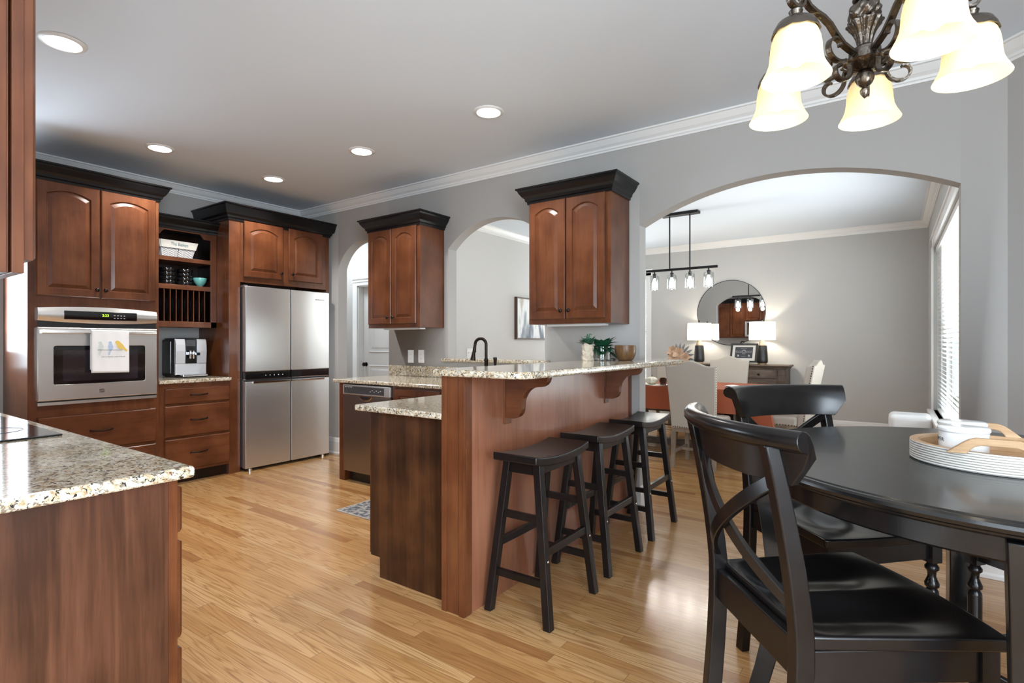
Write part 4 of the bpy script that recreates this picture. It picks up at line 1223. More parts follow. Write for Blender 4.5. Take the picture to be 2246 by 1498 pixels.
for k in range(40):
    a = k * 2.4; el = 0.35 + 0.9 * ((k * 37) % 11) / 11
    leaf(c, (-1.668 + 0.012 * math.cos(a), 3.245 + 0.012 * math.sin(a), BT1 + 0.108), (math.cos(a) * math.cos(el), math.sin(a) * math.cos(el), math.sin(el)), 0.055 + 0.022 * ((k * 13) % 5) / 5, 0.013, 0.15)
for a, h in ((0.6, 0.105), (2.2, 0.10), (4.0, 0.085)):
    c.tube([(-1.668, 3.245, BT1 + 0.11), (-1.668 + 0.012 * math.cos(a), 3.245 + 0.012 * math.sin(a), BT1 + 0.11 + h * 0.7), (-1.668 + 0.026 * math.cos(a), 3.245 + 0.022 * math.sin(a), BT1 + 0.11 + h * 0.62)], [0.005, 0.004, 0.003], 6)
c.build('succulent_leaves', leaf_green, va, fix=False)

pt_ = thing('leafy_plant', 'dark green broad-leaved plant in a clear glass cylinder on the bar top', 'plant', (-1.600, 3.32, BT1))
c = MB(); c.lathe([(0.0, BT1 + 0.0008), (0.056, BT1 + 0.0008), (0.058, BT1 + 0.004), (0.058, BT1 + 0.095), (0.0565, BT1 + 0.095), (0.0565, BT1 + 0.006), (0.0, BT1 + 0.006)], (-1.600, 3.32, 0), 28); c.build('glass_cylinder', glass, pt_, fix=False)
c = MB()
rnd = random.Random(3)
for k in range(60):
    a = rnd.uniform(0, 2 * PI); el = rnd.uniform(-0.35, 1.25)
    r0 = rnd.uniform(0.0, 0.03)
    leaf(c, (-1.600 + r0 * math.cos(a), 3.32 + r0 * math.sin(a), BT1 + rnd.uniform(0.05, 0.095)), (math.cos(a) * math.cos(el), math.sin(a) * math.cos(el), math.sin(el)), rnd.uniform(0.060, 0.100), rnd.uniform(0.022, 0.034), rnd.uniform(0.1, 0.5))
c.build('leaves', leaf_dark, pt_, fix=False)
c = MB(); c.tube([(-1.59, 3.33, BT1 + 0.09), (-1.555, 3.355, BT1 + 0.13), (-1.52, 3.37, BT1 + 0.155)], [0.0025, 0.002, 0.0012], 5); c.tube([(-1.555, 3.355, BT1 + 0.13), (-1.54, 3.37, BT1 + 0.15)], 0.0012, 5); c.build('twig', twig, pt_)

bw = thing('wooden_bowl', 'round brown turned wooden bowl near the wall end of the bar top', 'bowl', (-1.500, 3.475, BT1))
c = MB(); c.lathe([(0, 0.0008), (0.045, 0.0008), (0.056, 0.010), (0.068, 0.035), (0.073, 0.060), (0.0735, 0.085), (0.071, 0.105), (0.067, 0.105), (0.068, 0.06), (0.055, 0.02), (0, 0.012)], (-1.500, 3.475, BT1), 36); c.build('body', bowl_wood, bw)
cd = MB(); cd.tube([(-1.60, 3.53, BT1 + 0.004), (-1.63, 3.50, BT1 + 0.004), (-1.635, 3.46, BT1 + 0.004), (-1.61, 3.44, BT1 + 0.004), (-1.585, 3.455, BT1 + 0.006), (-1.575, 3.49, BT1 + 0.008), (-1.60, 3.52, BT1 + 0.009), (-1.625, 3.49, BT1 + 0.009)], 0.0035, 6)
tag(cd.build('cable', black_plastic), 'small loop of black cable lying beside the wooden bowl', 'cable')

c = MB(); c.box(-1.742, -1.665, 3.335, 3.415, BT1 + 0.0008, BT1 + 0.013)
tag(c.build('coaster_tray', white_plastic, None, 0.003), 'small square white tray left of the bark vase on the bar top', 'tray')
c = MB(); c.lathe([(0.010, 0), (0.015, 0.004), (0.018, 0.014), (0.016, 0.026), (0.012, 0.032), (0.013, 0.036), (0.0, 0.038)], (-1.715, 3.36, BT1 + 0.0135), 18)
tag(c.build('knob_ornament', gold), 'tiny shiny gold ornament standing on the small white tray', 'ornament')
cj = thing('candle_jar', 'smoky grey candle jar half hidden behind the bark vase', 'candle', (-1.735, 3.47, BT1))
c = MB(); c.lathe([(0, 0.0008), (0.032, 0.0008), (0.034, 0.004), (0.034, 0.062), (0.031, 0.062), (0.031, 0.05), (0, 0.05)], (-1.700, 3.475, BT1), 24); c.build('jar', candle_grey, cj)
c = MB(); c.lathe([(0.030, 0.0635), (0.030, 0.070), (0.010, 0.072), (0.009, 0.10), (0.012, 0.12), (0, 0.122)], (-1.700, 3.475, BT1), 20); c.build('lid', candle_grey, cj)

# ---------------------------------------------------------------- bar stools
def make_stool():
    t = thing('bar_stool', '', 'stool', (0, 0, 0), 'saddle stools at the bar')
    hx, hy, H_ = 0.118, 0.245, 0.742
    m_ = MB()
    def top(u, v):
        x, y = (u * 2 - 1) * hx, (v * 2 - 1) * hy
        return (x, y, H_ - 0.022 + 0.022 * (y / hy) ** 2)
    n1, n2 = 6, 20
    vs, fs = [], []
    for j in range(n2 + 1):
        for i in range(n1 + 1): vs.append(top(i / n1, j / n2))
    for j in range(n2 + 1):
        for i in range(n1 + 1): p = top(i / n1, j / n2); vs.append((p[0], p[1], p[2] - 0.036 - 0.004 * (1 - (p[1] / hy) ** 2)))
    k0 = (n1 + 1) * (n2 + 1)
    id_ = lambda i, j, b=0: b + j * (n1 + 1) + i
    for j in range(n2):
        for i in range(n1):
            fs.append((id_(i, j), id_(i + 1, j), id_(i + 1, j + 1), id_(i, j + 1)))
            fs.append((id_(i, j, k0), id_(i, j + 1, k0), id_(i + 1, j + 1, k0), id_(i + 1, j, k0)))
    for j in range(n2):
        for i in (0, n1): fs.append((id_(i, j), id_(i, j + 1), id_(i, j + 1, k0), id_(i, j, k0)))
    for i in range(n1):
        for j in (0, n2): fs.append((id_(i, j), id_(i + 1, j), id_(i + 1, j, k0), id_(i, j, k0)))
    m_.add(vs, fs, True)
    m_.build('seat', stool_wood, t, 0.006, 3, smooth_angle=30)
    def leg_at(sx, sy, z):
        f = 1 - z / 0.705
        return (sx * (0.080 + 0.080 * f), sy * (0.172 + 0.043 * f), z)
    w = 0.0185
    for sx in (-1, 1):
        for sy in (-1, 1):
            m_ = MB(); b, tp = leg_at(sx, sy, 0.0), leg_at(sx, sy, 0.703)
            sq = lambda p: [(p[0] - w, p[1] - w, p[2]), (p[0] + w, p[1] - w, p[2]), (p[0] + w, p[1] + w, p[2]), (p[0] - w, p[1] + w, p[2])]
            m_.hexa(sq(b), sq(tp)); lg = m_.build('leg', stool_wood, t, 0.003)
            m_ = MB(); p = leg_at(sx, sy, 0.285); m_.lathe([(0.006, 0), (0.005, 0.002), (0, 0.003)], (p[0] + 0.02, p[1] - w * 0 - 0, p[2]), 8, axis='x') if sx > 0 else m_.lathe([(0.006, 0), (0.005, -0.002), (0, -0.003)], (p[0] - 0.02, p[1], p[2]), 8, axis='x')
            m_.build('screw_cap', chrome, lg)
    for sy in (-1, 1):
        for z in (0.185, 0.455):
            a, b = leg_at(-1, sy, z), leg_at(1, sy, z)
            m_ = MB(); m_.box(a[0] + w, b[0] - w, a[1] - 0.011, a[1] + 0.011, z - 0.016, z + 0.016); m_.build('stretcher', stool_wood, t, 0.002)
        a, b = leg_at(-1, sy, 0.68), leg_at(1, sy, 0.68)
        m_ = MB(); m_.box(a[0] + w, b[0] - w, a[1] - 0.010, a[1] + 0.010, 0.645, 0.700); m_.build('apron', stool_wood, t, 0.002)
    for sx in (-1, 1):
        a, b = leg_at(sx, -1, 0.315), leg_at(sx, 1, 0.315)
        m_ = MB(); m_.box(a[0] - 0.011, a[0] + 0.011, a[1] + w, b[1] - w, 0.297, 0.333); m_.build('stretcher', stool_wood, t, 0.002)
        a, b = leg_at(sx, -1, 0.68), leg_at(sx, 1, 0.68)
        m_ = MB(); m_.box(a[0] - 0.010, a[0] + 0.010, a[1] + w, b[1] - w, 0.650, 0.697); m_.build('apron', stool_wood, t, 0.002)
    return t
st0 = make_stool()
st0['label'] = 'dark wooden saddle bar stool nearest the free end of the peninsula'
st0.location = (-1.366, 2.195, 0)
dup(st0, (-1.385, 2.830, 0), 0, 'dark wooden saddle bar stool in the middle of the three')
dup(st0, (-1.390, 3.470, 0), 0, 'dark wooden saddle bar stool farthest along the bar, beside the white arch jamb')

# rug
rg = thing('kitchen_mat', 'flat grey-blue patterned kitchen mat on the floor left of the peninsula', 'rug', (-2.8, 2.63, 0.001))
m, nt, b = new_mat('woven_rug')
tc = nt.nodes.new('ShaderNodeTexCoord'); nz = nt.nodes.new('ShaderNodeTexNoise'); nz.inputs['Scale'].default_value = 34; nz.inputs['Detail'].default_value = 5
nt.links.new(tc.outputs['Object'], nz.inputs['Vector'])
nt.links.new(ramp(nt, nz.outputs['Fac'], [(0.35, (0.05, 0.05, 0.06)), (0.47, (0.17, 0.18, 0.20)), (0.55, (0.30, 0.27, 0.24)), (0.68, (0.40, 0.38, 0.36))]), b.inputs['Base Color']); b.inputs['Roughness'].default_value = 0.95
rug_mat = m
c = MB(); c.box(-3.335, -2.32, 2.500, 2.790, 0.001, 0.006); c.build('pile', rug_mat, rg)
c = MB(); c.box(-3.345, -3.335, 2.490, 2.800, 0.001, 0.007); c.box(-3.335, -2.32, 2.490, 2.500, 0.001, 0.007); c.box(-3.335, -2.32, 2.790, 2.800, 0.001, 0.007); c.build('binding', linen, rg)

# ---------------------------------------------------------------- cooktop run on the front wall
YS = 0.625
FS = fr_front(YS)
sb = thing('cooktop_cabinet', 'cherry base cabinets with a plain end panel under the near granite counter', 'cabinet', (-2.4, 0.3, 0))
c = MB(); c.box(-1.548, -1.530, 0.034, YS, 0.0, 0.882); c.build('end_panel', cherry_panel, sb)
c = MB(); c.box(-5.60, -1.549, 0.034, YS, 0.105, 0.882); c.build('carcass', cherry_v, sb)
c = MB(); c.box(-5.60, -1.549, 0.034, YS - 0.06, 0.0, 0.104); c.build('toe_kick', cherry_dark, sb)
c = MB(); c.box(-1.60, -1.530, YS + 0.0005, YS + 0.022, 0.0, 0.882); c.box(-5.06, -1.60, YS + 0.0005, YS + 0.022, 0.105, 0.882); c.build('face_frame', cherry_v, sb)
FS2 = fr_front(YS + 0.0225)
xs = [-1.545, -2.32, -3.30, -4.05, -4.98]
for i in range(4):
    a, b = xs[i + 1] + 0.02, xs[i] - (0.0 if i == 0 else 0.02)
    for z0_, z1_ in ((0.735, 0.855), (0.455, 0.712), (0.125, 0.428)):
        drawer_front(FS2, a, b, z0_, z1_, sb, cherry_x)
c = MB(); c.box(-5.645, -1.492, 0.032, 0.676, 0.883, 0.914)
ct2 = c.build('countertop', granite, None, 0.010, 3)
tag(ct2, 'near speckled granite counter with the black cooktop at the left edge of the picture', 'countertop')
ck = thing('cooktop', 'black glass cooktop set in the near granite counter', 'cooktop', (-2.81, 0.36, 0.915))
c = MB(); c.box(-3.27, -2.355, 0.12, 0.628, 0.9145, 0.9205); c.build('glass_top', black_gloss, ck, 0.002)
c = MB()
for cx, cy, r in ((-3.05, 0.25, 0.09), (-3.05, 0.49, 0.11), (-2.62, 0.25, 0.11), (-2.62, 0.49, 0.09)):
    m_ = MB(); m_.tube([(cx + r * math.cos(a), cy + r * math.sin(a), 0.9207) for a in [2 * PI * k / 40 for k in range(41)]], 0.0012, 4); m_.build('burner_ring', ink_grey, ck)
uc = thing('upper_cabinet', 'cherry wall cabinet hanging at the left edge of the picture above the near counter', 'cabinet', (-2.1, 0.2, 1.386))
c = MB(); c.box(-2.72, -1.535, 0.034, 0.317, 1.386, 2.55); c.build('carcass', cherry_v, uc)
c = MB(); c.box(-2.72, -1.530, 0.3215, 0.342, 1.386, 2.55); c.box(-1.535, -1.5325, 0.034, 0.314, 1.3865, 2.55); c.build('face_frame', cherry_v, uc, 0.001)
FU = fr_front(0.3425)
for a, b in ((-2.70, -2.31), (-2.30, -1.925), (-1.915, -1.536)):
    arch_door(FU, a, b, 1.416, 2.53, uc, knob=(b - 0.03 if a < -2.5 else a + 0.03, 1.48))
c = MB(); c.molding([(-1.530, 0.034), (-1.530, 0.342), (-2.72, 0.342)], CROWN(2.535, 2.66, 0.078), -1); c.build('crown', crown_black, uc)
uc2 = thing('upper_cabinet', 'cherry wall cabinets on the near wall, seen only in the round dining mirror', 'cabinet', (-4.2, 0.2, 1.386))
c = MB(); c.box(-5.20, -3.485, 0.034, 0.342, 1.386, 2.42); c.box(-3.484, -2.722, 0.034, 0.342, 1.86, 2.42); c.build('carcass', cherry_v, uc2)
for a, b in ((-5.18, -4.77), (-4.76, -4.35), (-4.33, -3.93), (-3.90, -3.50)):
    arch_door(FU, a, b, 1.41, 2.40, uc2, knob=(b - 0.03, 1.47))
for a, b in ((-3.46, -3.11), (-3.10, -2.745)): arch_door(FU, a, b, 1.88, 2.40, uc2, knob=(b - 0.03, 1.93))
c = MB(); c.molding([(-2.722, 0.342), (-5.20, 0.342)], CROWN(2.405, 2.53, 0.075), -1); c.build('crown', crown_black, uc2)
mw = thing('microwave', 'stainless over-range microwave on the near wall, seen only in the round dining mirror', 'microwave', (-3.1, 0.2, 1.42))
c = MB(); c.box(-3.480, -2.726, 0.034, 0.40, 1.42, 1.855); c.build('body', steel, mw, 0.004)
c = MB(); c.box(-3.42, -2.94, 0.4005, 0.404, 1.47, 1.81); c.build('door_glass', black_gloss, mw)
c = MB(); c.tube([(-3.455, 0.40, 1.46), (-3.455, 0.435, 1.47), (-3.455, 0.435, 1.81), (-3.455, 0.40, 1.82)], 0.008, 8); c.build('handle', steel, mw)
# ---------------------------------------------------------------- breakfast table
TX0, TY0, TZ, TR = 0.25, 1.95, 0.914, 0.652
tb = thing('round_table', 'large round black pedestal-height table at the right holding the wooden tray', 'table', (TX0, TY0, 0))
c = MB()
c.lathe([(0, TZ - 0.038), (TR - 0.035, TZ - 0.038), (TR - 0.022, TZ - 0.036), (TR - 0.012, TZ - 0.030), (TR - 0.010, TZ - 0.026), (TR - 0.004, TZ - 0.022), (TR, TZ - 0.014), (TR - 0.002, TZ - 0.007), (TR - 0.008, TZ - 0.003), (TR - 0.016, TZ - 0.0025), (TR - 0.020, TZ), (0, TZ)], (TX0, TY0, 0), 96)
c.build('tabletop', table_black, tb, smooth_angle=25)
c = MB()
c.lathe([(TR - 0.095, TZ - 0.095), (TR - 0.070, TZ - 0.095), (TR - 0.065, TZ - 0.090), (TR - 0.065, TZ - 0.039), (TR - 0.095, TZ - 0.039), (TR - 0.095, TZ - 0.095)], (TX0, TY0, 0), 96, cap=False)
c.build('apron', table_black, tb, smooth_angle=25)
def sabre(ang):
    d = Vector((math.cos(ang), math.sin(ang), 0)); s = Vector((-d.y, d.x, 0))
    m_ = MB(); secs = []
    for k in range(15):
        q = k / 14; z = (TZ - 0.040) * (1 - q)
        r = 0.590 - 0.045 * math.sin(PI * min(1, q * 1.05)) ** 1.2 + 0.045 * q ** 3
        w = 0.040 - 0.013 * math.sin(PI * 0.5 * min(1, q * 1.3))
        dp = 0.048 - 0.020 * min(1, q * 1.3)
        o = Vector((TX0, TY0, z)) + d * r
        secs.append([tuple(o + s * a * w + d * b_ * dp) for a, b_ in ((-1, -1), (1, -1), (1, 1), (-1, 1))])
    vs = [p for x in secs for p in x]
    fs = [(k * 4 + i, k * 4 + (i + 1) % 4, (k + 1) * 4 + (i + 1) % 4, (k + 1) * 4 + i) for k in range(14) for i in range(4)] + [(3, 2, 1, 0), (56, 57, 58, 59)]
    m_.add(vs, fs, True); return m_.build('leg', table_black, tb, 0.003, smooth_angle=30)
for a_ in (-93.6, -2, 96, 183): sabre(math.radians(a_))

# ---------------------------------------------------------------- cross-back counter chairs
def make_chair():
    t = thing('dining_chair', '', 'chair', (0, 0, 0), 'black cross-back chairs at the round table')
    SZ = 0.618
    hw_b, hw_f, xb, xf = 0.205, 0.240, -0.205, 0.215
    # saddle seat, facing +x
    nx, ny = 30, 34
    def outline(u, v):
        x = xb + (xf - xb) * u
        hw = hw_b + (hw_f - hw_b) * u
        y = (v * 2 - 1) * hw
        x += 0.022 * (1 - (2 * v - 1) ** 2) * max(0, u - 0.4) / 0.6
        return x, y
    def dish(u, v):
        y = 2 * v - 1
        a = math.exp(-((abs(y) - 0.46) / 0.34) ** 2) * (1 if u < 0.62 else max(0, 1 - ((u - 0.62) / 0.34)) )
        e = min(1, u / 0.16)
        front = 0.35 * max(0, (u - 0.7) / 0.3) ** 2
        edge = min(1, (1 - abs(y)) / 0.16); edge = edge * edge * (3 - 2 * edge)
        return -0.027 * a * (e * e * (3 - 2 * e)) * (0.35 + 0.65 * edge) - 0.016 * front * 0.6
    m_ = MB()
    vs, fs = [], []
    for j in range(ny + 1):
        for i in range(nx + 1):
            x, y = outline(i / nx, j / ny); vs.append((x, y, SZ + dish(i / nx, j / ny)))
    k0 = len(vs)
    for j in range(ny + 1):
        for i in range(nx + 1):
            x, y = outline(i / nx, j / ny); vs.append((x * 0.985, y * 0.985, SZ - 0.034))
    g = lambda i, j, b=0: b + j * (nx + 1) + i
    for j in range(ny):
        for i in range(nx):
            fs.append((g(i, j), g(i + 1, j), g(i + 1, j + 1), g(i, j + 1)))
            fs.append((g(i, j, k0), g(i, j + 1, k0), g(i + 1, j + 1, k0), g(i + 1, j, k0)))
    for j in range(ny):
        for i in (0, nx): fs.append((g(i, j), g(i, j + 1), g(i, j + 1, k0), g(i, j, k0)))
    for i in range(nx):
        for j in (0, ny): fs.append((g(i, j), g(i + 1, j), g(i + 1, j, k0), g(i, j, k0)))
    m_.add(vs, fs, True)
    m_.build('seat', black_wood, t, 0.006, 3, smooth_angle=50)
    # rear posts, from the floor to the crest
    px, py = xb - 0.012, 0.196
    def post_x(z):
        if z < 0.6: return px - 0.050 * ((0.6 - z) / 0.6) ** 1.7
        return px - 0.072 * ((z - 0.6) / 0.42) ** 1.4
    for s in (-1, 1):
        m_ = MB(); secs = []
        for k in range(19):
            z = 1.022 * k / 18; x = post_x(z)
            d = 0.0215 if z < 0.65 else 0.0215 - 0.006 * (z - 0.65) / 0.37
            w = 0.0175
            secs.append([(x - d, s * py - w, z), (x + d, s * py - w, z), (x + d, s * py + w, z), (x - d, s * py + w, z)])
        m_.add([p for q in secs for p in q], [(k * 4 + i, k * 4 + (i + 1) % 4, (k + 1) * 4 + (i + 1) % 4, (k + 1) * 4 + i) for k in range(18) for i in range(4)] + [(3, 2, 1, 0), (72, 73, 74, 75)], True)
        m_.build('rear_leg', black_wood, t, 0.004, smooth_angle=30)
    # crest rail: scrolled section swept on a shallow arc
    zc = 1.000
    prof = [(0.012, -0.062), (0.014, -0.03), (0.013, 0.0), (0.010, 0.03), (0.004, 0.048), (-0.006, 0.057), (-0.018, 0.060), (-0.031, 0.056), (-0.040, 0.045), (-0.042, 0.032), (-0.036, 0.021), (-0.024, 0.016), (-0.013, 0.012), (-0.011, -0.02), (-0.010, -0.062)]
    m_ = MB(); n = 28; vs = []
    hwid = 0.254
    def arc(y): return -0.078 * (1 - (abs(y) / hwid) ** 2.2)
    for i in range(n + 1):
        for o, z in prof:
            k = 1.0 if z > 0.0 else 1 - 0.16 * min(1, (-z) / 0.062)
            y = (2 * i / n - 1) * hwid * k
            sl = 2.2 * 0.078 * abs(y) ** 1.2 * (1 if y > 0 else -1) / hwid ** 2.2
            vs.append((post_x(zc) + 0.044 + arc(y) + 0.012 + o - 0.17 * (z), y - o * sl * 0.85, zc + z))
    q = len(prof)
    fs = [(i * q + j, i * q + (j + 1) % q, (i + 1) * q + (j + 1) % q, (i + 1) * q + j) for i in range(n) for j in range(q)] + [list(range(q)), [n * q + j for j in range(q)][::-1]]
    m_.add(vs, fs, True); m_.build('crest_rail', black_wood, t, 0.0018, smooth_angle=48)
    # bent cross braces
    def brace(s):
        m_ = MB(); n = 20; vs = []
        for i in range(n + 1):
            u = i / n; y = s * (-0.186 + 0.372 * u); z = 0.655 + 0.285 * u
            bow_ = -0.056 * (1 - (2 * u - 1) ** 2)
            x = post_x(z) + bow_ + (0.010 if s > 0 else -0.004)
            t_ = Vector((0.0, s * 0.372, 0.285)).normalized(); nn = Vector((0, -t_.z, t_.y))
            for a, b_ in ((-1, -1), (1, -1), (1, 1), (-1, 1)):
                vs.append((x + a * 0.007, y + nn.y * b_ * 0.0165, z + nn.z * b_ * 0.0165))
        m_.add(vs, [(i * 4 + j, i * 4 + (j + 1) % 4, (i + 1) * 4 + (j + 1) % 4, (i + 1) * 4 + j) for i in range(n) for j in range(4)] + [(3, 2, 1, 0), (n * 4, n * 4 + 1, n * 4 + 2, n * 4 + 3)], True)
        m_.build('cross_brace', black_wood, t, 0.002, smooth_angle=40)
    brace(1); brace(-1)
    # aprons
    m_ = MB(); m_.box(px - 0.010, px + 0.012, -py + 0.0175, py - 0.0175, 0.515, 0.600); m_.build('rear_apron', black_wood, t, 0.003)
    for s in (-1, 1):
        m_ = MB()
        a, b_ = (px + 0.022, s * 0.190), (xf - 0.050, s * 0.205)
        m_.hexa([(a[0], a[1] - 0.010, 0.512), (b_[0], b_[1] - 0.010, 0.512), (b_[0], b_[1] + 0.010, 0.512), (a[0], a[1] + 0.010, 0.512)], [(a[0], a[1] - 0.010, 0.583), (b_[0], b_[1] - 0.010, 0.583), (b_[0], b_[1] + 0.010, 0.583), (a[0], a[1] + 0.010, 0.583)])
        m_.build('side_apron', black_wood, t, 0.002)
    m_ = MB(); m_.box(xf - 0.042, xf - 0.022, -0.182, 0.182, 0.512, 0.583); m_.build('front_apron', black_wood, t, 0.002)
    # turned front legs
    for s in (-1, 1):
        m_ = MB(); lx, ly = xf - 0.030, s * 0.203
        m_.box(lx - 0.020, lx + 0.020, ly - 0.020, ly + 0.020, 0.500, 0.5835)
        m_.lathe([(0.019, 0.500), (0.014, 0.494), (0.0205, 0.484), (0.0205, 0.476), (0.013, 0.468), (0.012, 0.452), (0.016, 0.440), (0.0215, 0.428), (0.0205, 0.418), (0.014, 0.412), (0.0195, 0.402), (0.0200, 0.392), (0.0195, 0.25), (0.0175, 0.215), (0.0195, 0.205), (0.0195, 0.198), (0.014, 0.192), (0.017, 0.180), (0.019, 0.16), (0.019, 0.12), (0.0135, 0.07), (0.0115, 0.04), (0.016, 0.022), (0.015, 0.0)], (lx, ly, 0), 20)
        m_.build('front_leg', black_wood, t, smooth_angle=50)
    m_ = MB(); m_.box(xf - 0.040, xf - 0.020, -0.184, 0.184, 0.135, 0.168); m_.build('footrest', black_wood, t, 0.003)
    for s in (-1, 1):
        m_ = MB(); m_.hexa([(px - 0.01, s * 0.187 - 0.008, 0.22), (xf - 0.045, s * 0.196 - 0.008, 0.22), (xf - 0.045, s * 0.196 + 0.008, 0.22), (px - 0.01, s * 0.187 + 0.008, 0.22)], [(px - 0.01, s * 0.187 - 0.008, 0.248), (xf - 0.045, s * 0.196 - 0.008, 0.248), (xf - 0.045, s * 0.196 + 0.008, 0.248), (px - 0.01, s * 0.187 + 0.008, 0.248)])
        m_.build('stretcher', black_wood, t, 0.002)
    return t
ch0 = make_chair()
ch0['label'] = 'black cross-back chair nearest the viewer, its curved back turned to the stools'
ch0.location = (-0.112, 1.575, 0); ch0.rotation_euler = (0, 0, math.radians(39))
dup(ch0, (-0.165, 2.275, 0), math.radians(-43), 'black cross-back chair with its back rail in front of the orange tablecloth')
dup(ch0, (0.50, 2.37, 0), math.radians(-131), 'black cross-back chair behind the round table, only its turned legs showing under the top')

# ---------------------------------------------------------------- tray and jars
ty = thing('serving_tray', 'round mango wood tray with white ribbed rim and two arched handles on the black table', 'tray', (0.235, 1.915, TZ))
CX_, CY_, RX, RY = 0.238, 1.915, 0.198, 0.186
c = MB()
prof = [(0.0, 0.001), (0.975, 0.001), (0.985, 0.003)]
for k in range(7):
    z = 0.004 + k * 0.0063
    prof += [(1.0, z + 0.0006), (1.0, z + 0.0040), (0.955, z + 0.0044), (0.955, z + 0.0062)]
prof += [(1.0, 0.049), (0.998, 0.0515)]
c.lathe([(r * RX, TZ + z) for r, z in prof], (CX_, CY_, 0), 72, cap=False, sy=RY / RX); sidem = c.build('ribbed_side', simple('whitewashed_ribs', (0.72, 0.69, 0.64), 0.6), ty, smooth_angle=30)
c = MB(); c.lathe([(0.998 * RX, TZ + 0.0516), (0.90 * RX, TZ + 0.0516), (0.88 * RX, TZ + 0.046), (0.87 * RX, TZ + 0.012), (0.0, TZ + 0.010)], (CX_, CY_, 0), 72, cap=False, sy=RY / RX); c.build('wood_rim', mango_wood, ty, smooth_angle=30)
def handle(yc, zt):
    m_ = MB()
    xs_ = CX_ - 0.03
    out = [(-0.098, 0.047), (-0.085, 0.058), (-0.066, 0.074), (-0.052, 0.084), (-0.040, 0.088), (0.040, 0.088), (0.055, 0.083), (0.070, 0.072), (0.086, 0.058), (0.098, 0.047)]
    inn = [(0.060, 0.047), (0.054, 0.058), (0.046, 0.066), (0.034, 0.070), (-0.030, 0.070), (-0.042, 0.066), (-0.050, 0.058), (-0.058, 0.047)]
    pts = [(xs_ + a, yc - 0.007, TZ + b_) for a, b_ in out + inn]
    m_.prism(pts, (0, 0.014, 0)); return m_.build('handle', mango_wood, ty, 0.0025)
handle(CY_ - RY + 0.014, 0); handle(CY_ + RY - 0.014, 0)
def jar(x, y, word, label, a0):
    t = thing('spice_jar', label, 'jar', (x, y, TZ), 'white lettered jars on the tray')
    r = 0.0525
    m_ = MB(); m_.lathe([(0, TZ + 0.0112), (r - 0.006, TZ + 0.0112), (r, TZ + 0.018), (r, TZ + 0.088), (r - 0.004, TZ + 0.090), (r - 0.006, TZ + 0.09), (0, TZ + 0.09)], (x, y, 0), 40); b_ = m_.build('body', ceramic_white, t)
    m_ = MB(); m_.lathe([(r + 0.0015, TZ + 0.0905), (r + 0.003, TZ + 0.093), (r + 0.0028, TZ + 0.099), (r - 0.001, TZ + 0.1025), (r - 0.03, TZ + 0.104), (0, TZ + 0.1045)], (x, y, 0), 40); m_.build('lid', ceramic_white, t)
    fn = lambda u, v, w_: (x + (r + 0.0004 + w_) * math.cos(a0 + u / r), y + (r + 0.0004 + w_) * math.sin(a0 + u / r), TZ + 0.064 + v)
    text_mesh(word, 0.0135, fn, 'lettering', ink_grey, b_, align='CENTER', space=1.25)
    return t
jar(0.153, 1.842, 'PEPPER', 'white lidded ceramic jar lettered PEPPER on the tray, the nearer one', math.radians(189))
jar(0.160, 1.962, 'SALT', 'white lidded ceramic jar on the tray, behind the lettered one', math.radians(200))

# ---------------------------------------------------------------- chandelier
HX, HY_ = -0.058, 1.660
chd = thing('chandelier', 'antique bronze scroll-arm chandelier with five lit cream glass bell shades', 'chandelier', (HX, HY_, 1.87))
def fluted(mb, prof, n, amp, m=72):
    vs = []
    for r, z in prof:
        for k in range(m):
            a = 2 * PI * k / m; rr_ = r * (1 + amp * math.cos(n * a)); vs.append((HX + rr_ * math.cos(a), HY_ + rr_ * math.sin(a), z))
    q = len(prof)
    mb.add(vs, [(i * m + k, i * m + (k + 1) % m, (i + 1) * m + (k + 1) % m, (i + 1) * m + k) for i in range(q - 1) for k in range(m)], True)
c = MB()
c.lathe([(0, 1.866), (0.004, 1.870), (0.010, 1.880), (0.011, 1.888), (0.006, 1.895), (0.013, 1.900), (0.017, 1.905), (0.021, 1.914), (0.022, 1.924), (0.018, 1.933), (0.012, 1.938)], (HX, HY_, 0), 24)
c.build('finial', antique, chd)
c = MB(); fluted(c, [(0.014, 1.936), (0.026, 1.939), (0.044, 1.947), (0.053, 1.956), (0.046, 1.960), (0.030, 1.962)], 14, 0.05); c.build('lower_dish', antique, chd)
c = MB(); c.lathe([(0.030, 1.960), (0.036, 1.962), (0.036, 1.990), (0.030, 1.993), (0.022, 2.000)], (HX, HY_, 0), 30); c.build('hub', antique, chd)
c = MB(); fluted(c, [(0.018, 1.995), (0.016, 2.005), (0.019, 2.020), (0.024, 2.034), (0.032, 2.048), (0.040, 2.058), (0.040, 2.062), (0.030, 2.064)], 12, 0.07); c.build('flared_cup', antique, chd)
c = MB()
def ballf(u, v):
    a = 2 * PI * u; z = v * 2 - 1
    r = 0.036 * math.sqrt(max(0, 1 - z * z * 0.86)) + 0.0022 * math.sin(6 * a + 7 * v) + 0.0016 * math.sin(11 * a - 16 * v)
    return (HX + r * math.cos(a), HY_ + r * math.sin(a), 2.088 + 0.030 * z)
c.grid(ballf, 60, 26); c.build('leaf_ball', antique, chd, fix=False)
c = MB(); c.lathe([(0.014, 2.116), (0.026, 2.119), (0.028, 2.124), (0.018, 2.130), (0.016, 2.145), (0.030, 2.160), (0.034, 2.175), (0.022, 2.20), (0.014, 2.24), (0.018, 2.25), (0.010, 2.26), (0.006, 2.275)], (HX, HY_, 0), 28); c.build('column', antique, chd)
c = MB()
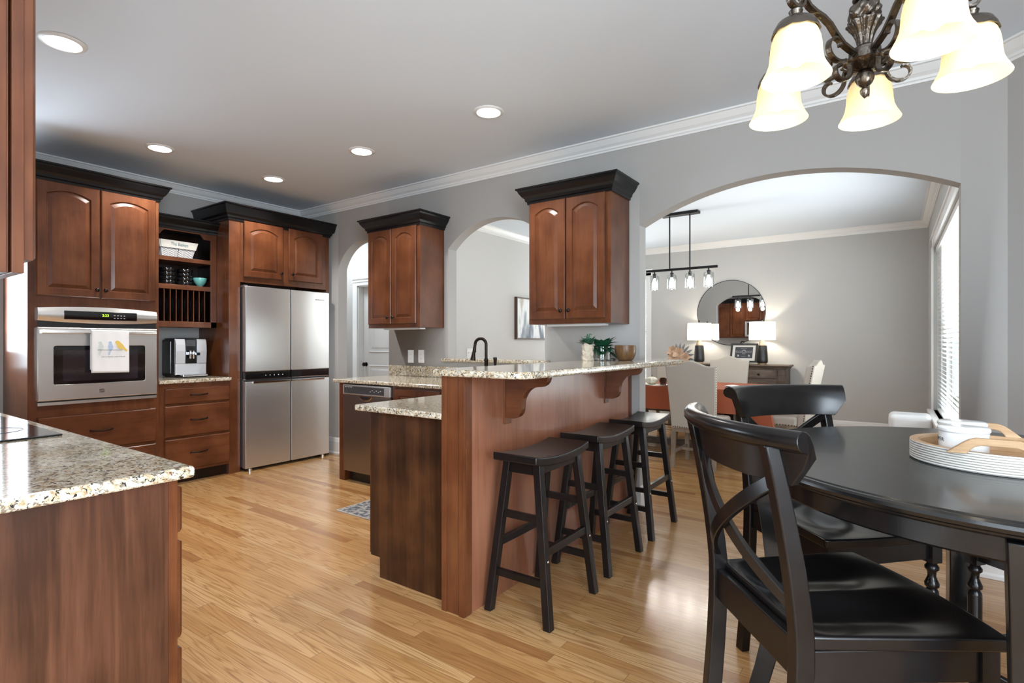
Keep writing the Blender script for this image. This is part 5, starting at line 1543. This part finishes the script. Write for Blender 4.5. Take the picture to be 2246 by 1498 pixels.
for k in range(17):
    z = 2.285 + k * 0.026
    o = [(0.009 * math.cos(a), 0.017 * math.sin(a)) for a in [2 * PI * j / 14 for j in range(15)]]
    c.tube([(HX + (p if k % 2 else 0), HY_ + (0 if k % 2 else p), z + q) for p, q in o], 0.0022, 5)
c.build('chain', antique, chd)
c = MB(); c.lathe([(0.008, 2.735), (0.030, 2.742), (0.060, 2.758), (0.066, 2.7745)], (HX, HY_, 0), 28); c.build('ceiling_canopy', antique, chd)
fwd = Vector((-math.sin(YAW), math.cos(YAW)))
RA = 0.226
BAR = [(-0.0085, -0.0035), (0.0085, -0.0035), (0.0085, 0.0035), (-0.0085, 0.0035)]
def spiral(cr, cz, r0, r1, a0, a1, n):
    return [(cr + (r0 + (r1 - r0) * k / n) * math.cos(a0 + (a1 - a0) * k / n), cz + (r0 + (r1 - r0) * k / n) * math.sin(a0 + (a1 - a0) * k / n)) for k in range(n + 1)]
for i in range(5):
    # one arm points straight back at the viewer
    ang = math.atan2(-fwd.y, -fwd.x) + 2 * PI * i / 5
    d = Vector((math.cos(ang), math.sin(ang)))
    P3 = lambda q: (HX + d.x * q[0], HY_ + d.y * q[0], q[1])
    m_ = MB()
    arm = [(0.032, 1.978), (0.050, 1.983), (0.075, 1.994), (0.098, 2.014), (0.118, 2.036), (0.140, 2.050), (0.164, 2.058), (0.184, 2.068), (0.195, 2.080)]
    arm += spiral(0.222, 2.082, 0.027, 0.022, PI, -PI * 0.55, 14)[1:]
    arm += spiral(0.219, 2.078, 0.019, 0.007, -PI * 0.6, -PI * 2.0, 12)
    up3 = (-d.y, d.x, 0)
    m_.tube([P3(q) for q in arm], 1.0, sect=BAR, up=up3)
    m_.tube([P3(q) for q in spiral(0.094, 1.985, 0.040, 0.011, -PI * 0.72, PI * 0.95, 22)], 0.8, sect=BAR, up=up3)
    m_.tube([P3(q) for q in [(0.034, 1.972), (0.046, 1.955)] + spiral(0.082, 1.928, 0.036, 0.009, PI * 0.85, PI * 2.55, 20)], 0.8, sect=BAR, up=up3)
    ao = m_.build('arm', antique, chd, smooth_angle=30)
    sx, sy = HX + d.x * RA, HY_ + d.y * RA
    ZR = 1.884
    m_ = MB()
    vs = []
    prof = [(0.010, ZR + 0.172), (0.016, ZR + 0.164), (0.013, ZR + 0.154), (0.026, ZR + 0.146), (0.042, ZR + 0.136), (0.050, ZR + 0.122), (0.053, ZR + 0.112), (0.048, ZR + 0.114)]
    mm = 48
    for r, z in prof:
        for k in range(mm):
            a = 2 * PI * k / mm; r2 = r * (1 + (0.04 * abs(math.cos(5 * a)) if r > 0.046 else 0)); vs.append((sx + r2 * math.cos(a), sy + r2 * math.sin(a), z - (0.004 * abs(math.cos(5 * a)) if r > 0.046 else 0)))
    m_.add(vs, [(p * mm + k, p * mm + (k + 1) % mm, (p + 1) * mm + (k + 1) % mm, (p + 1) * mm + k) for p in range(len(prof) - 1) for k in range(mm)], True)
    m_.build('shade_cap', antique, ao)
    m_ = MB()
    m_.lathe([(0.078, ZR), (0.0745, ZR + 0.007), (0.067, ZR + 0.021), (0.061, ZR + 0.037), (0.0585, ZR + 0.055), (0.0575, ZR + 0.073), (0.0545, ZR + 0.092), (0.049, ZR + 0.108), (0.041, ZR + 0.121), (0.028, ZR + 0.128)], (sx, sy, 0), 40, cap=False)
    so = m_.build('glass_shade', shade_glass, ao, fix=False)
    m_ = MB(); m_.lathe([(0.012, ZR + 0.126), (0.013, ZR + 0.095), (0.020, ZR + 0.075), (0.024, ZR + 0.056), (0.021, ZR + 0.040), (0.011, ZR + 0.031), (0, ZR + 0.029)], (sx, sy, 0), 20)
    m_.build('bulb', glowing('lit_bulb_warm', (1.0, 0.90, 0.74), 0.5) if i == 0 else bpy.data.materials['lit_bulb_warm'], ao)
    l = bpy.data.lights.new('chandelier_lamp', 'POINT'); l.energy = 0.30; l.color = (1.0, 0.93, 0.82); l.shadow_soft_size = 0.03
    lo = bpy.data.objects.new('chandelier_lamp', l); lo.location = (sx, sy, ZR - 0.004); COL.objects.link(lo)

# ---------------------------------------------------------------- recessed ceiling lights
def downlight(x, y, label, power=48):
    t = thing('recessed_light', label, 'ceiling light', (x, y, CEIL - 0.012), 'recessed ceiling lights')
    m_ = MB(); m_.lathe([(0.076, CEIL - 0.006), (0.080, CEIL - 0.010), (0.098, CEIL - 0.006), (0.102, CEIL - 0.0005), (0.076, CEIL - 0.0005)], (x, y, 0), 40, cap=False); m_.build('trim_ring', paint_white, t)
    m_ = MB(); m_.lathe([(0.0775, CEIL - 0.0075), (0.05, CEIL - 0.0085), (0, CEIL - 0.009)], (x, y, 0), 40, cap=False); m_.build('lens', lens_glow, t)
    l = bpy.data.lights.new('downlight', 'SPOT'); l.energy = power; l.spot_size = math.radians(125); l.spot_blend = 0.5; l.shadow_soft_size = 0.07; l.color = (1.0, 0.98, 0.95)
    o = bpy.data.objects.new('downlight', l); o.location = (x, y, CEIL - 0.03); COL.objects.link(o)
downlight(-3.470, 0.925, 'recessed ceiling light in the upper left corner of the picture, largest of the five')
downlight(-4.720, 1.868, 'recessed ceiling light above the oven cabinet and open shelf')
downlight(-3.475, 2.832, 'recessed ceiling light in front of the narrow wall cabinet')
downlight(-4.738, 2.834, 'recessed ceiling light in front of the refrigerator')
downlight(-2.195, 2.838, 'recessed ceiling light above the bar peninsula')
# ---------------------------------------------------------------- dining room
# linear pendant
PX0, PX1, PY, PZ = -2.462, -1.622, 6.35, 2.108
pd = thing('linear_pendant', 'black linear pendant with four clear glass jars of lit bulbs over the dining table', 'pendant light', (-2.05, PY, PZ))
c = MB(); c.box(-2.27, -1.83, PY - 0.055, PY + 0.055, CEIL - 0.032, CEIL - 0.0005); c.build('ceiling_plate', black_iron, pd, 0.003)
for x in (-2.175, -1.935):
    c = MB(); c.lathe([(0.008, PZ + 0.012), (0.008, CEIL - 0.032)], (x, PY, 0), 10); c.build('rod', black_iron, pd)
c = MB(); c.box(PX0, PX1, PY - 0.014, PY + 0.014, PZ - 0.014, PZ + 0.014); c.build('bar', black_iron, pd, 0.002)
for k in range(4):
    x = -2.362 + 0.2135 * k
    z0_ = PZ - 0.015
    c = MB(); c.lathe([(0.008, z0_), (0.008, z0_ - 0.02), (0.022, z0_ - 0.024), (0.022, z0_ - 0.034), (0.018, z0_ - 0.036), (0.018, z0_ - 0.072), (0.014, z0_ - 0.078)], (x, PY, 0), 18); so = c.build('socket', black_iron, pd)
    c = MB(); c.lathe([(0.019, z0_ - 0.045), (0.052, z0_ - 0.046), (0.056, z0_ - 0.050), (0.056, z0_ - 0.215), (0.0545, z0_ - 0.215), (0.0545, z0_ - 0.051), (0.019, z0_ - 0.048)], (x, PY, 0), 28, cap=False); c.build('glass_shade', glass, so, fix=False)
    c = MB(); c.lathe([(0.012, z0_ - 0.078), (0.015, z0_ - 0.095), (0.026, z0_ - 0.130), (0.030, z0_ - 0.155), (0.027, z0_ - 0.175), (0.014, z0_ - 0.190), (0, z0_ - 0.193)], (x, PY, 0), 20); c.build('bulb', bulb_glow, so)
    l = bpy.data.lights.new('pendant_lamp', 'POINT'); l.energy = 5; l.color = (1, 0.93, 0.82); l.shadow_soft_size = 0.03
    lo = bpy.data.objects.new('pendant_lamp', l); lo.location = (x, PY, z0_ - 0.235); COL.objects.link(lo)

# dining table under a rust cloth
DTX0, DTX1, DTY0, DTY1, DTZ = -3.05, -1.02, 5.80, 6.82, 0.752
dt = thing('dining_table', 'dark wooden trestle dining table hidden under the rust cloth', 'table', (-2.05, 6.31, 0))
c = MB(); c.box(DTX0 + 0.03, DTX1 - 0.03, DTY0 + 0.03, DTY1 - 0.03, DTZ - 0.05, DTZ - 0.001); c.build('tabletop', pine_grey, dt, 0.004)
for x in (-2.62, -1.48):
    c = MB(); c.box(x - 0.05, x + 0.05, 6.26, 6.36, 0.10, DTZ - 0.051); c.box(x - 0.045, x + 0.045, 6.02, 6.60, 0.62, 0.70); c.build('leg', cherry_dark, dt, 0.004)
    c = MB(); c.box(x - 0.055, x + 0.055, 5.98, 6.64, 0.0, 0.10); c.build('foot', pine_grey, dt, 0.01)
c = MB(); c.box(-2.57, -1.53, 6.28, 6.34, 0.03, 0.10); c.build('stretcher', pine_grey, dt, 0.004)
# cloth: top, hanging sides with soft folds, longer at the corners
def cloth():
    mb = MB()
    per = []
    r = 0.03
    def side(p, q, n):
        for k in range(n): per.append((p[0] + (q[0] - p[0]) * k / n, p[1] + (q[1] - p[1]) * k / n))
    P_ = [(DTX0, DTY0), (DTX1, DTY0), (DTX1, DTY1), (DTX0, DTY1)]
    side(P_[0], P_[1], 60); side(P_[1], P_[2], 30); side(P_[2], P_[3], 60); side(P_[3], P_[0], 30)
    n = len(per); cx, cy = (DTX0 + DTX1) / 2, (DTY0 + DTY1) / 2
    rows = 10
    vs = []
    def corner_d(x, y): return min(math.hypot(x - a, y - b) for a, b in P_)
    for j in range(rows + 1):
        q = j / rows
        for i, (x, y) in enumerate(per):
            dx = 1 if abs(x - DTX1) < 1e-6 else (-1 if abs(x - DTX0) < 1e-6 else 0)
            dy = 1 if abs(y - DTY1) < 1e-6 else (-1 if abs(y - DTY0) < 1e-6 else 0)
            cd = corner_d(x, y)
            hang = 0.248 + 0.13 * math.exp(-(cd / 0.10) ** 2)
            out = 0.004 + q * (0.010 + 0.012 * math.sin(i * 0.55) + 0.010 * math.sin(i * 0.21 + 1)) + 0.05 * q * math.exp(-(cd / 0.09) ** 2)
            vs.append((x + dx * out, y + dy * out, DTZ + 0.003 - hang * q - (0.0 if j else 0)))
    fs = [(j * n + i, j * n + (i + 1) % n, (j + 1) * n + (i + 1) % n, (j + 1) * n + i) for j in range(rows) for i in range(n)]
    fs.append(list(range(n))[::-1])
    mb.add(vs, fs, True)
    return mb.build('tablecloth', rust_cloth, None, fix=True, smooth_angle=60)
tag(cloth(), 'rust orange tablecloth draped over the dining table', 'tablecloth')

# upholstered dining chairs
def make_upholstered(fabric):
    t = thing('upholstered_chair', '', 'chair', (0, 0, 0), 'upholstered camelback dining chairs')
    W2, Z0, Z1 = 0.232, 0.395, 1.015
    # back: local chair faces +x, back plane at x = -0.24
    def top_z(v):
        y = 2 * v - 1
        return Z1 + 0.048 * (0.5 + 0.5 * math.cos(PI * min(1, abs(y) / 0.72))) - 0.004 * abs(y)
    n, m_r = 24, 14
    vs, fs = [], []
    def bx(z): return -0.235 - 0.095 * ((z - Z0) / (Z1 - Z0)) ** 1.3
    hw = lambda q: W2 * (0.90 + 0.13 * q)
    for side in (0, 1):
        for j in range(m_r + 1):
            for i in range(n + 1):
                v, q = i / n, j / m_r
                z = Z0 + (top_z(v) - Z0) * q; y = (2 * v - 1) * hw(q)
                vs.append((bx(z) + (0.038 if side else -0.038) * (1 if side == 0 else 1), y, z))
    k0 = (n + 1) * (m_r + 1); g = lambda i, j, b=0: b + j * (n + 1) + i
    for j in range(m_r):
        for i in range(n):
            fs += [(g(i, j), g(i + 1, j), g(i + 1, j + 1), g(i, j + 1)), (g(i, j, k0), g(i, j + 1, k0), g(i + 1, j + 1, k0), g(i + 1, j, k0))]
    for j in range(m_r):
        for i in (0, n): fs.append((g(i, j), g(i, j + 1), g(i, j + 1, k0), g(i, j, k0)))
    for i in range(n):
        for j in (0, m_r): fs.append((g(i, j), g(i + 1, j), g(i + 1, j, k0), g(i, j, k0)))
    mb = MB(); mb.add(vs, fs, True); back = mb.build('backrest', fabric, t, 0.012, 3, smooth_angle=50)
    mb = MB(); mb.box(-0.20, 0.245, -0.238, 0.238, 0.395, 0.492); mb.build('seat', fabric, t, 0.028, 4)
    mb = MB()
    def nail(p, ax):
        x, y, z = p
        if ax == 'y': mb.lathe([(0.006, 0), (0.0045, 0.003), (0, 0.004)], (x, y, z), 8, axis='y') if y > 0 else mb.lathe([(0.006, 0), (0.0045, -0.003), (0, -0.004)], (x, y, z), 8, axis='y')
        else: mb.lathe([(0.006, 0), (0.0045, 0.003 * ax), (0, 0.004 * ax)], (x, y, z), 8, axis='x')
    for s in (-1, 1):
        for k in range(26):
            q = k / 25; z = Z0 + 0.02 + (Z1 - Z0 - 0.03) * q
            nail((bx(z) - 0.020, s * (hw((z - Z0) / (Z1 - Z0)) + 0.0005), z), 'y')
        for k in range(16): nail((-0.185 + 0.41 * k / 15, s * 0.2385, 0.410), 'y')
    for k in range(18): nail((0.2455, -0.22 + 0.44 * k / 17, 0.410), 1)
    for k in range(18): nail((bx(Z0) - 0.0385, -0.19 + 0.38 * k / 17, 0.408), -1)
    mb.build('nailheads', nail_dark, t)
    mb = MB(); mb.box(-0.235, 0.225, -0.215, 0.215, 0.352, 0.396); mb.build('seat_frame', taupe_wood, t, 0.003)
    for sx, sy in ((-1, -1), (-1, 1), (1, -1), (1, 1)):
        mb = MB(); x, y = (0.205 if sx > 0 else -0.225), sy * 0.198
        w1, w2 = 0.023, 0.017; sp = -0.035 if sx < 0 else 0.0
        mb.hexa([(x - w2 + sp, y - w2, 0), (x + w2 + sp, y - w2, 0), (x + w2 + sp, y + w2, 0), (x - w2 + sp, y + w2, 0)], [(x - w1, y - w1, 0.353), (x + w1, y - w1, 0.353), (x + w1, y + w1, 0.353), (x - w1, y + w1, 0.353)])
        mb.build('leg', taupe_wood, t, 0.003)
    for sy in (-1, 1):
        mb = MB(); mb.box(-0.225, 0.19, sy * 0.198 - 0.009, sy * 0.198 + 0.009, 0.135, 0.165); mb.build('stretcher', taupe_wood, t, 0.002)
    mb = MB(); mb.box(-0.020, 0.0, -0.189, 0.189, 0.138, 0.162); mb.build('stretcher', taupe_wood, t, 0.002)
    return t
u0 = make_upholstered(linen)
u0['label'] = 'oatmeal upholstered dining chair with its curved back toward the kitchen, nearest of the dining chairs'
u0.location = (-1.585, 5.555, 0); u0.rotation_euler = (0, 0, PI / 2)
dup(u0, (-1.735, 7.05, 0), -PI / 2, 'pale upholstered chair on the far side of the dining table, in front of the sideboard')
dup(u0, (-2.46, 7.05, 0), -PI / 2, 'pale upholstered chair on the far side of the dining table, below the far window')
dup(u0, (-0.955, 6.25, 0), PI * 0.97, 'pale upholstered chair at the right end of the dining table, seen side-on with its nailheads')

# table decor
c = MB()
def pump(u, v):
    a = 2 * PI * u; th = PI * v - PI / 2
    r = 0.062 * math.cos(th) * (1 + 0.07 * math.cos(9 * a)) + 0.006
    return (-2.245 + r * math.cos(a), 5.945 + r * math.sin(a), DTZ + 0.006 + 0.048 + 0.044 * math.sin(th))
c.grid(pump, 54, 16)
pk = thing('pumpkin', 'small cream white pumpkin on the rust tablecloth', 'pumpkin', (-2.245, 5.945, DTZ))
c.build('body', pumpkin_white, pk, fix=False)
c = MB(); c.tube([(-2.245, 5.945, DTZ + 0.09), (-2.243, 5.947, DTZ + 0.108), (-2.235, 5.95, DTZ + 0.118)], [0.008, 0.006, 0.005], 7); c.build('stem', taupe_wood, pk)
def cone(x, y, r, label):
    m_ = MB(); rn = random.Random(int(x * 1000))
    for k in range(60):
        q = k / 60; a = k * 2.4; zz = DTZ + 0.008 + r * 1.3 * q; rr_ = r * math.sin(PI * (0.25 + 0.7 * q))
        leaf(m_, (x + 0.3 * rr_ * math.cos(a), y + 0.3 * rr_ * math.sin(a), zz + 0.004), (math.cos(a), math.sin(a), 0.35 + 0.8 * q), rr_ * 0.9, r * 0.28, -0.2, 3)
    m_.lathe([(0, DTZ + 0.006), (r * 0.6, DTZ + 0.010), (r * 0.5, DTZ + r), (0, DTZ + r * 1.3)], (x, y, 0), 12)
    o = m_.build('pinecone', pinecone, None, fix=False); tag(o, label, 'pinecone')
cone(-2.105, 5.93, 0.056, 'larger brown pinecone beside the cream pumpkin')
cone(-2.010, 5.99, 0.042, 'smaller dark pinecone half behind the near dining chair')
def napkin(x0_, x1_, y0_, y1_, label, mat):
    m_ = MB(); m_.grid(lambda u, v: (x0_ + (x1_ - x0_) * u, y0_ + (y1_ - y0_) * v, DTZ + 0.006 + 0.006 * (math.sin(9 * u) * math.cos(7 * v) + 1)), 14, 14)
    o = m_.build('napkin', mat, None, fix=False); md = o.modifiers.new('thick', 'SOLIDIFY'); md.thickness = 0.003
    tag(o, label, 'napkin')
napkin(-2.42, -1.95, 5.84, 6.07, 'cream cloth under the pumpkin and pinecones', pumpkin_white)
napkin(-1.50, -1.23, 6.10, 6.33, 'white folded napkin on the right part of the tablecloth', towel_white)
vs_ = thing('flower_vase', 'bouquet of cream fabric flowers with grey leaves on the dining table', 'flowers', (-2.06, 6.36, DTZ))
VX, VY = -2.06, 6.36
c = MB(); c.lathe([(0, DTZ + 0.005), (0.045, DTZ + 0.005), (0.058, DTZ + 0.06), (0.050, DTZ + 0.15), (0.036, DTZ + 0.19), (0.040, DTZ + 0.20), (0.034, DTZ + 0.20), (0.030, DTZ + 0.18), (0, DTZ + 0.17)], (VX, VY, 0), 24); c.build('vase', slate, vs_)
c = MB(); rn = random.Random(5)
heads = [(-0.06, -0.02, 0.30), (0.0, -0.03, 0.36), (0.065, -0.02, 0.31), (0.02, -0.05, 0.25), (-0.03, -0.05, 0.22), (0.05, -0.03, 0.23), (-0.07, 0.0, 0.38)]
for hx_, hy_, hz_ in heads:
    for k in range(7):
        a = 2 * PI * k / 7 + hx_ * 30
        leaf(c, (VX + hx_, VY + hy_, DTZ + hz_), (math.cos(a), -0.45 + 0.2 * math.sin(3 * a), math.sin(a)), 0.082, 0.030, 0.15, 6, 0.25, (0, -1, 0.2))
c.build('petals', petal, vs_, fix=False)
c = MB()
for k in range(16):
    a = 2 * PI * k / 16; 
    leaf(c, (VX + 0.06 * math.cos(a), VY, DTZ + 0.32 + 0.06 * math.sin(a)), (math.cos(a), 0.1, math.sin(a) + 0.35), 0.11, 0.016, 0.3, 6, 0.2, (0, -1, 0.2))
c.build('leaves', twig, vs_, fix=False)
c = MB()
for hx_, hy_, hz_ in heads: c.tube([(VX, VY, DTZ + 0.17), (VX + hx_ * 0.6, VY + hy_ * 0.6, DTZ + hz_ * 0.8), (VX + hx_, VY + hy_ + 0.01, DTZ + hz_)], 0.003, 5)
c.build('stems', twig, vs_)

# sideboard
SX0, SX1, SY0, SY1, SZ_ = -2.80, -1.150, 8.06, YD - 0.025, 0.928
sd = thing('sideboard', 'weathered brown wooden sideboard against the far dining wall under the round mirror', 'sideboard', (-1.97, 8.28, 0))
c = MB()
c.molding([(SX0 + 0.02, SY1), (SX0 + 0.02, SY0 + 0.02), (SX1 - 0.02, SY0 + 0.02), (SX1 - 0.02, SY1)], [(-0.02, SZ_ - 0.055), (0.0, SZ_ - 0.055), (0.006, SZ_ - 0.040), (0.018, SZ_ - 0.026), (0.030, SZ_ - 0.020), (0.034, SZ_ - 0.008), (0.030, SZ_), (-0.02, SZ_)], 1)
c.box(SX0 + 0.03, SX1 - 0.03, SY0 + 0.03, SY1, SZ_ - 0.05, SZ_ - 0.0005)
c.build('top', pine_grey, sd)
c = MB(); c.box(SX0 + 0.03, SX1 - 0.03, SY0 + 0.03, SY1, 0.09, SZ_ - 0.056); c.build('body', pine_grey_v, sd, 0.002)
c = MB(); c.molding([(SX0 + 0.03, SY1), (SX0 + 0.03, SY0 + 0.03), (SX1 - 0.03, SY0 + 0.03), (SX1 - 0.03, SY1)], [(-0.01, 0.0), (0.02, 0.0), (0.02, 0.07), (0.008, 0.09), (-0.01, 0.095)], 1); c.build('plinth', pine_grey, sd)
FSD = fr_back(SY0 + 0.029)
for x in (SX0 + 0.035, SX1 - 0.115):
    c = MB(FSD); c.box(x, x + 0.08, 0.0, 0.016, 0.10, SZ_ - 0.06); c.box(x - 0.006, x + 0.086, 0.0, 0.024, SZ_ - 0.13, SZ_ - 0.06); c.box(x - 0.004, x + 0.084, 0.0, 0.022, SZ_ - 0.215, SZ_ - 0.20); c.build('pilaster', pine_grey_v, sd, 0.003)
m3 = [SX0 + 0.13, SX0 + 0.13 + (SX1 - SX0 - 0.26) / 3, SX0 + 0.13 + 2 * (SX1 - SX0 - 0.26) / 3, SX1 - 0.13]
for i in range(3):
    a, b = m3[i] + 0.008, m3[i + 1] - 0.008
    o = drawer_front(FSD, a, b, SZ_ - 0.185, SZ_ - 0.070, sd, pine_grey, pull=False, t=0.016)
    make_knob(FSD, (a + b) / 2 - 0.0, SZ_ - 0.128, 0.016, o)
    d_ = arch_door(FSD, a, b, 0.115, SZ_ - 0.215, sd, t=0.018, rise=0.0, st=0.06, mat=pine_grey_v)
    make_knob(FSD, b - 0.03, 0.45, 0.018, d_)

# table lamps
def make_lamp(x, y, label, power):
    t = thing('table_lamp', label, 'lamp', (x, y, SZ_), 'matching table lamps on the sideboard')
    z = SZ_ + 0.001
    m_ = MB(); m_.lathe([(0, z), (0.056, z), (0.058, z + 0.004), (0.055, z + 0.018)], (x, y, 0), 28); m_.build('foot', mango_wood, t)
    m_ = MB(); m_.lathe([(0.056, z + 0.018), (0.070, z + 0.026), (0.076, z + 0.045), (0.076, z + 0.07), (0.071, z + 0.16), (0.064, z + 0.255), (0.060, z + 0.268), (0.050, z + 0.272)], (x, y, 0), 32); m_.build('base', slate if False else black_plastic, t)
    m_ = MB(); m_.lathe([(0.049, z + 0.272), (0.044, z + 0.292), (0.034, z + 0.318), (0.030, z + 0.345)], (x, y, 0), 28); m_.build('neck', taupe_wood, t)
    m_ = MB(); m_.lathe([(0.005, z + 0.345), (0.005, z + 0.62), (0.011, z + 0.625), (0.012, z + 0.635), (0.006, z + 0.645), (0, z + 0.646)], (x, y, 0), 12); 
    for k in range(3):
        a = 2 * PI * k / 3; m_.tube([(x, y, z + 0.600), (x + 0.170 * math.cos(a), y + 0.170 * math.sin(a), z + 0.600)], 0.0025, 5)
    m_.build('stem', black_iron, t)
    m_ = MB(); m_.lathe([(0.174, z + 0.348), (0.170, z + 0.604)], (x, y, 0), 48, cap=False); sh_ = m_.build('lamp_shade', lamp_linen, t, fix=False)
    m_ = MB(); m_.lathe([(0.012, z + 0.39), (0.026, z + 0.43), (0.030, z + 0.46), (0.020, z + 0.49), (0, z + 0.50)], (x, y, 0), 16); m_.build('bulb', bulb_glow, t)
    l = bpy.data.lights.new('lamp_light', 'POINT'); l.energy = power; l.color = (1, 0.86, 0.68); l.shadow_soft_size = 0.035
    lo = bpy.data.objects.new('lamp_light', l); lo.location = (x + 0.05, y - 0.02, z + 0.46); COL.objects.link(lo)
make_lamp(-2.388, 8.30, 'black table lamp with white drum shade at the mirror\'s lower left', 7)
make_lamp(-1.510, 8.30, 'black table lamp with white drum shade just behind the framed sign', 7)

# round mirror
mr_ = thing('round_mirror', 'large frameless round mirror on the far dining wall, reflecting the kitchen', 'mirror', (-1.992, YD, 1.69))
c = MB(); c.lathe([(0.0, 0.012), (0.482, 0.012), (0.4875, 0.008), (0.4875, 0.001)], (-1.992, YD, 1.690), 96, axis='y', cap=False)
c.v = [(p[0], 2 * YD - p[1], p[2]) for p in c.v]
c.build('glass', mirror_mat, mr_, smooth_angle=20)
c = MB(); c.tube([(-1.992 + 0.4885 * math.cos(a), YD - 0.009, 1.690 + 0.4885 * math.sin(a)) for a in [2 * PI * k / 96 for k in range(97)]], 0.0035, 6); c.build('edge', black_iron, mr_)

# framed sign leaning on the sideboard
fs_ = thing('framed_sign', 'black framed chalk-style sign with white mat leaning on the sideboard before the right lamp', 'picture frame', (-1.73, 8.15, SZ_))
lean = 0.045 / 0.27
rot = math.radians(-9)
def FP(u, v, d):
    # u across, v up the frame, d toward the viewer; the sign leans back and is turned a little
    y = 8.155 + v * lean - d
    x = -1.735 + u
    return (x + v * 0.055, y, SZ_ + 0.030 + v * 0.985)
def fbox(u0_, u1_, v0_, v1_, d0, d1, name, mat, par):
    m_ = MB(); m_.hexa([FP(u0_, v0_, d0), FP(u1_, v0_, d0), FP(u1_, v0_, d1), FP(u0_, v0_, d1)], [FP(u0_, v1_, d0), FP(u1_, v1_, d0), FP(u1_, v1_, d1), FP(u0_, v1_, d1)]); return m_.build(name, mat, par)
FWD, FHT = 0.36, 0.275
fb = fbox(-FWD / 2 + 0.01, FWD / 2 - 0.01, 0.01, FHT - 0.01, 0.0, 0.008, 'mat_board', simple('ivory_mat_board', (0.72, 0.68, 0.62), 0.8), fs_)
m_ = MB()
for a in ((-FWD / 2, FWD / 2, 0, 0.026), (-FWD / 2, FWD / 2, FHT - 0.026, FHT), (-FWD / 2, -FWD / 2 + 0.026, 0.026, FHT - 0.026), (FWD / 2 - 0.026, FWD / 2, 0.026, FHT - 0.026)):
    m_.hexa([FP(a[0], a[2], 0), FP(a[1], a[2], 0), FP(a[1], a[2], 0.018), FP(a[0], a[2], 0.018)], [FP(a[0], a[3], 0), FP(a[1], a[3], 0), FP(a[1], a[3], 0.018), FP(a[0], a[3], 0.018)])
m_.build('frame', black_iron, fs_)
sl_ = fbox(-0.118, 0.118, 0.062, 0.222, 0.008, 0.0095, 'slate_print', slate, fs_)
m_ = MB(); rn = random.Random(11)
def squig(u0_, u1_, v, amp, n):
    pts = [FP(u0_ + (u1_ - u0_) * k / n, v + amp * math.sin(k * 2.1 + v * 90) * (0.6 + 0.4 * math.sin(k * 1.3)), 0.0105) for k in range(n + 1)]
    m_.tube(pts, 0.0011, 4)
squig(-0.108, -0.03, 0.162, 0.010, 18); squig(0.03, 0.108, 0.162, 0.010, 18); squig(-0.105, 0.105, 0.146, 0.003, 40); squig(-0.04, 0.04, 0.198, 0.005, 12)
for k in range(9):
    a = PI * k / 8; m_.tube([FP(0.012 * math.cos(a), 0.158 + 0.012 * math.sin(a), 0.0105), FP(0.03 * math.cos(a), 0.158 + 0.026 * math.sin(a), 0.0105)], 0.0014, 4)
for s in (-1, 1): squig(s * 0.072 - 0.010, s * 0.072 + 0.010, 0.100, 0.026, 10)
squig(-0.02, 0.02, 0.125, 0.010, 7); squig(-0.03, 0.03, 0.088, 0.006, 10)
m_.build('chalk_drawing', ink_white, sl_)
m_ = MB()
for u in (-0.04, 0.045): m_.tube([FP(u, 0.0, 0.03), FP(u, -0.012, 0.02), (FP(u, 0, 0)[0], 8.12, SZ_ + 0.003), (FP(u, 0, 0)[0], 8.24, SZ_ + 0.003)], 0.003, 5)
m_.build('easel', black_iron, fs_)

# white pouf by the dining window
c = MB()
c.box(-0.032, 0.325, 6.60, 6.96, 0.0, 0.520)
tag(c.build('pouf', pouf_white, None, 0.05, 5), 'white rounded pouf under the dining window, above the black table in the picture', 'ottoman')

# picture in the hall
ar = thing('framed_art', 'brown framed abstract painting in greys and blues on the pale wall behind the pass-through', 'painting', (-4.37, 6.8, 1.59))
AX = -4.368
AY0, AY1, AZ0, AZ1 = 6.245, 7.40, 1.288, 1.888
c = MB()
for a in ((AY0, AY1, AZ0, AZ0 + 0.018), (AY0, AY1, AZ1 - 0.018, AZ1), (AY0, AY0 + 0.018, AZ0 + 0.018, AZ1 - 0.018), (AY1 - 0.018, AY1, AZ0 + 0.018, AZ1 - 0.018)): c.box(AX, AX + 0.045, a[0], a[1], a[2], a[3])
c.build('frame', simple('brown_frame', (0.10, 0.055, 0.04), 0.5), ar, 0.002)
m, nt, b = new_mat('abstract_canvas')
tc = nt.nodes.new('ShaderNodeTexCoord'); mp = nt.nodes.new('ShaderNodeMapping'); mp.inputs['Scale'].default_value = (1, 7.0, 1.6)
nz = nt.nodes.new('ShaderNodeTexNoise'); nz.inputs['Scale'].default_value = 1.15; nz.inputs['Detail'].default_value = 4; nz.inputs['Roughness'].default_value = 0.45
nt.links.new(tc.outputs['Object'], mp.inputs['Vector']); nt.links.new(mp.outputs[0], nz.inputs['Vector'])
nt.links.new(ramp(nt, nz.outputs['Fac'], [(0.36, (0.16, 0.18, 0.23)), (0.44, (0.38, 0.42, 0.45)), (0.49, (0.76, 0.79, 0.80)), (0.60, (0.82, 0.83, 0.83)), (0.68, (0.50, 0.49, 0.42))]), b.inputs['Base Color']); b.inputs['Roughness'].default_value = 0.7
c = MB(); c.box(AX, AX + 0.030, AY0 + 0.0185, AY1 - 0.0185, AZ0 + 0.0185, AZ1 - 0.0185); c.build('canvas', m, ar)
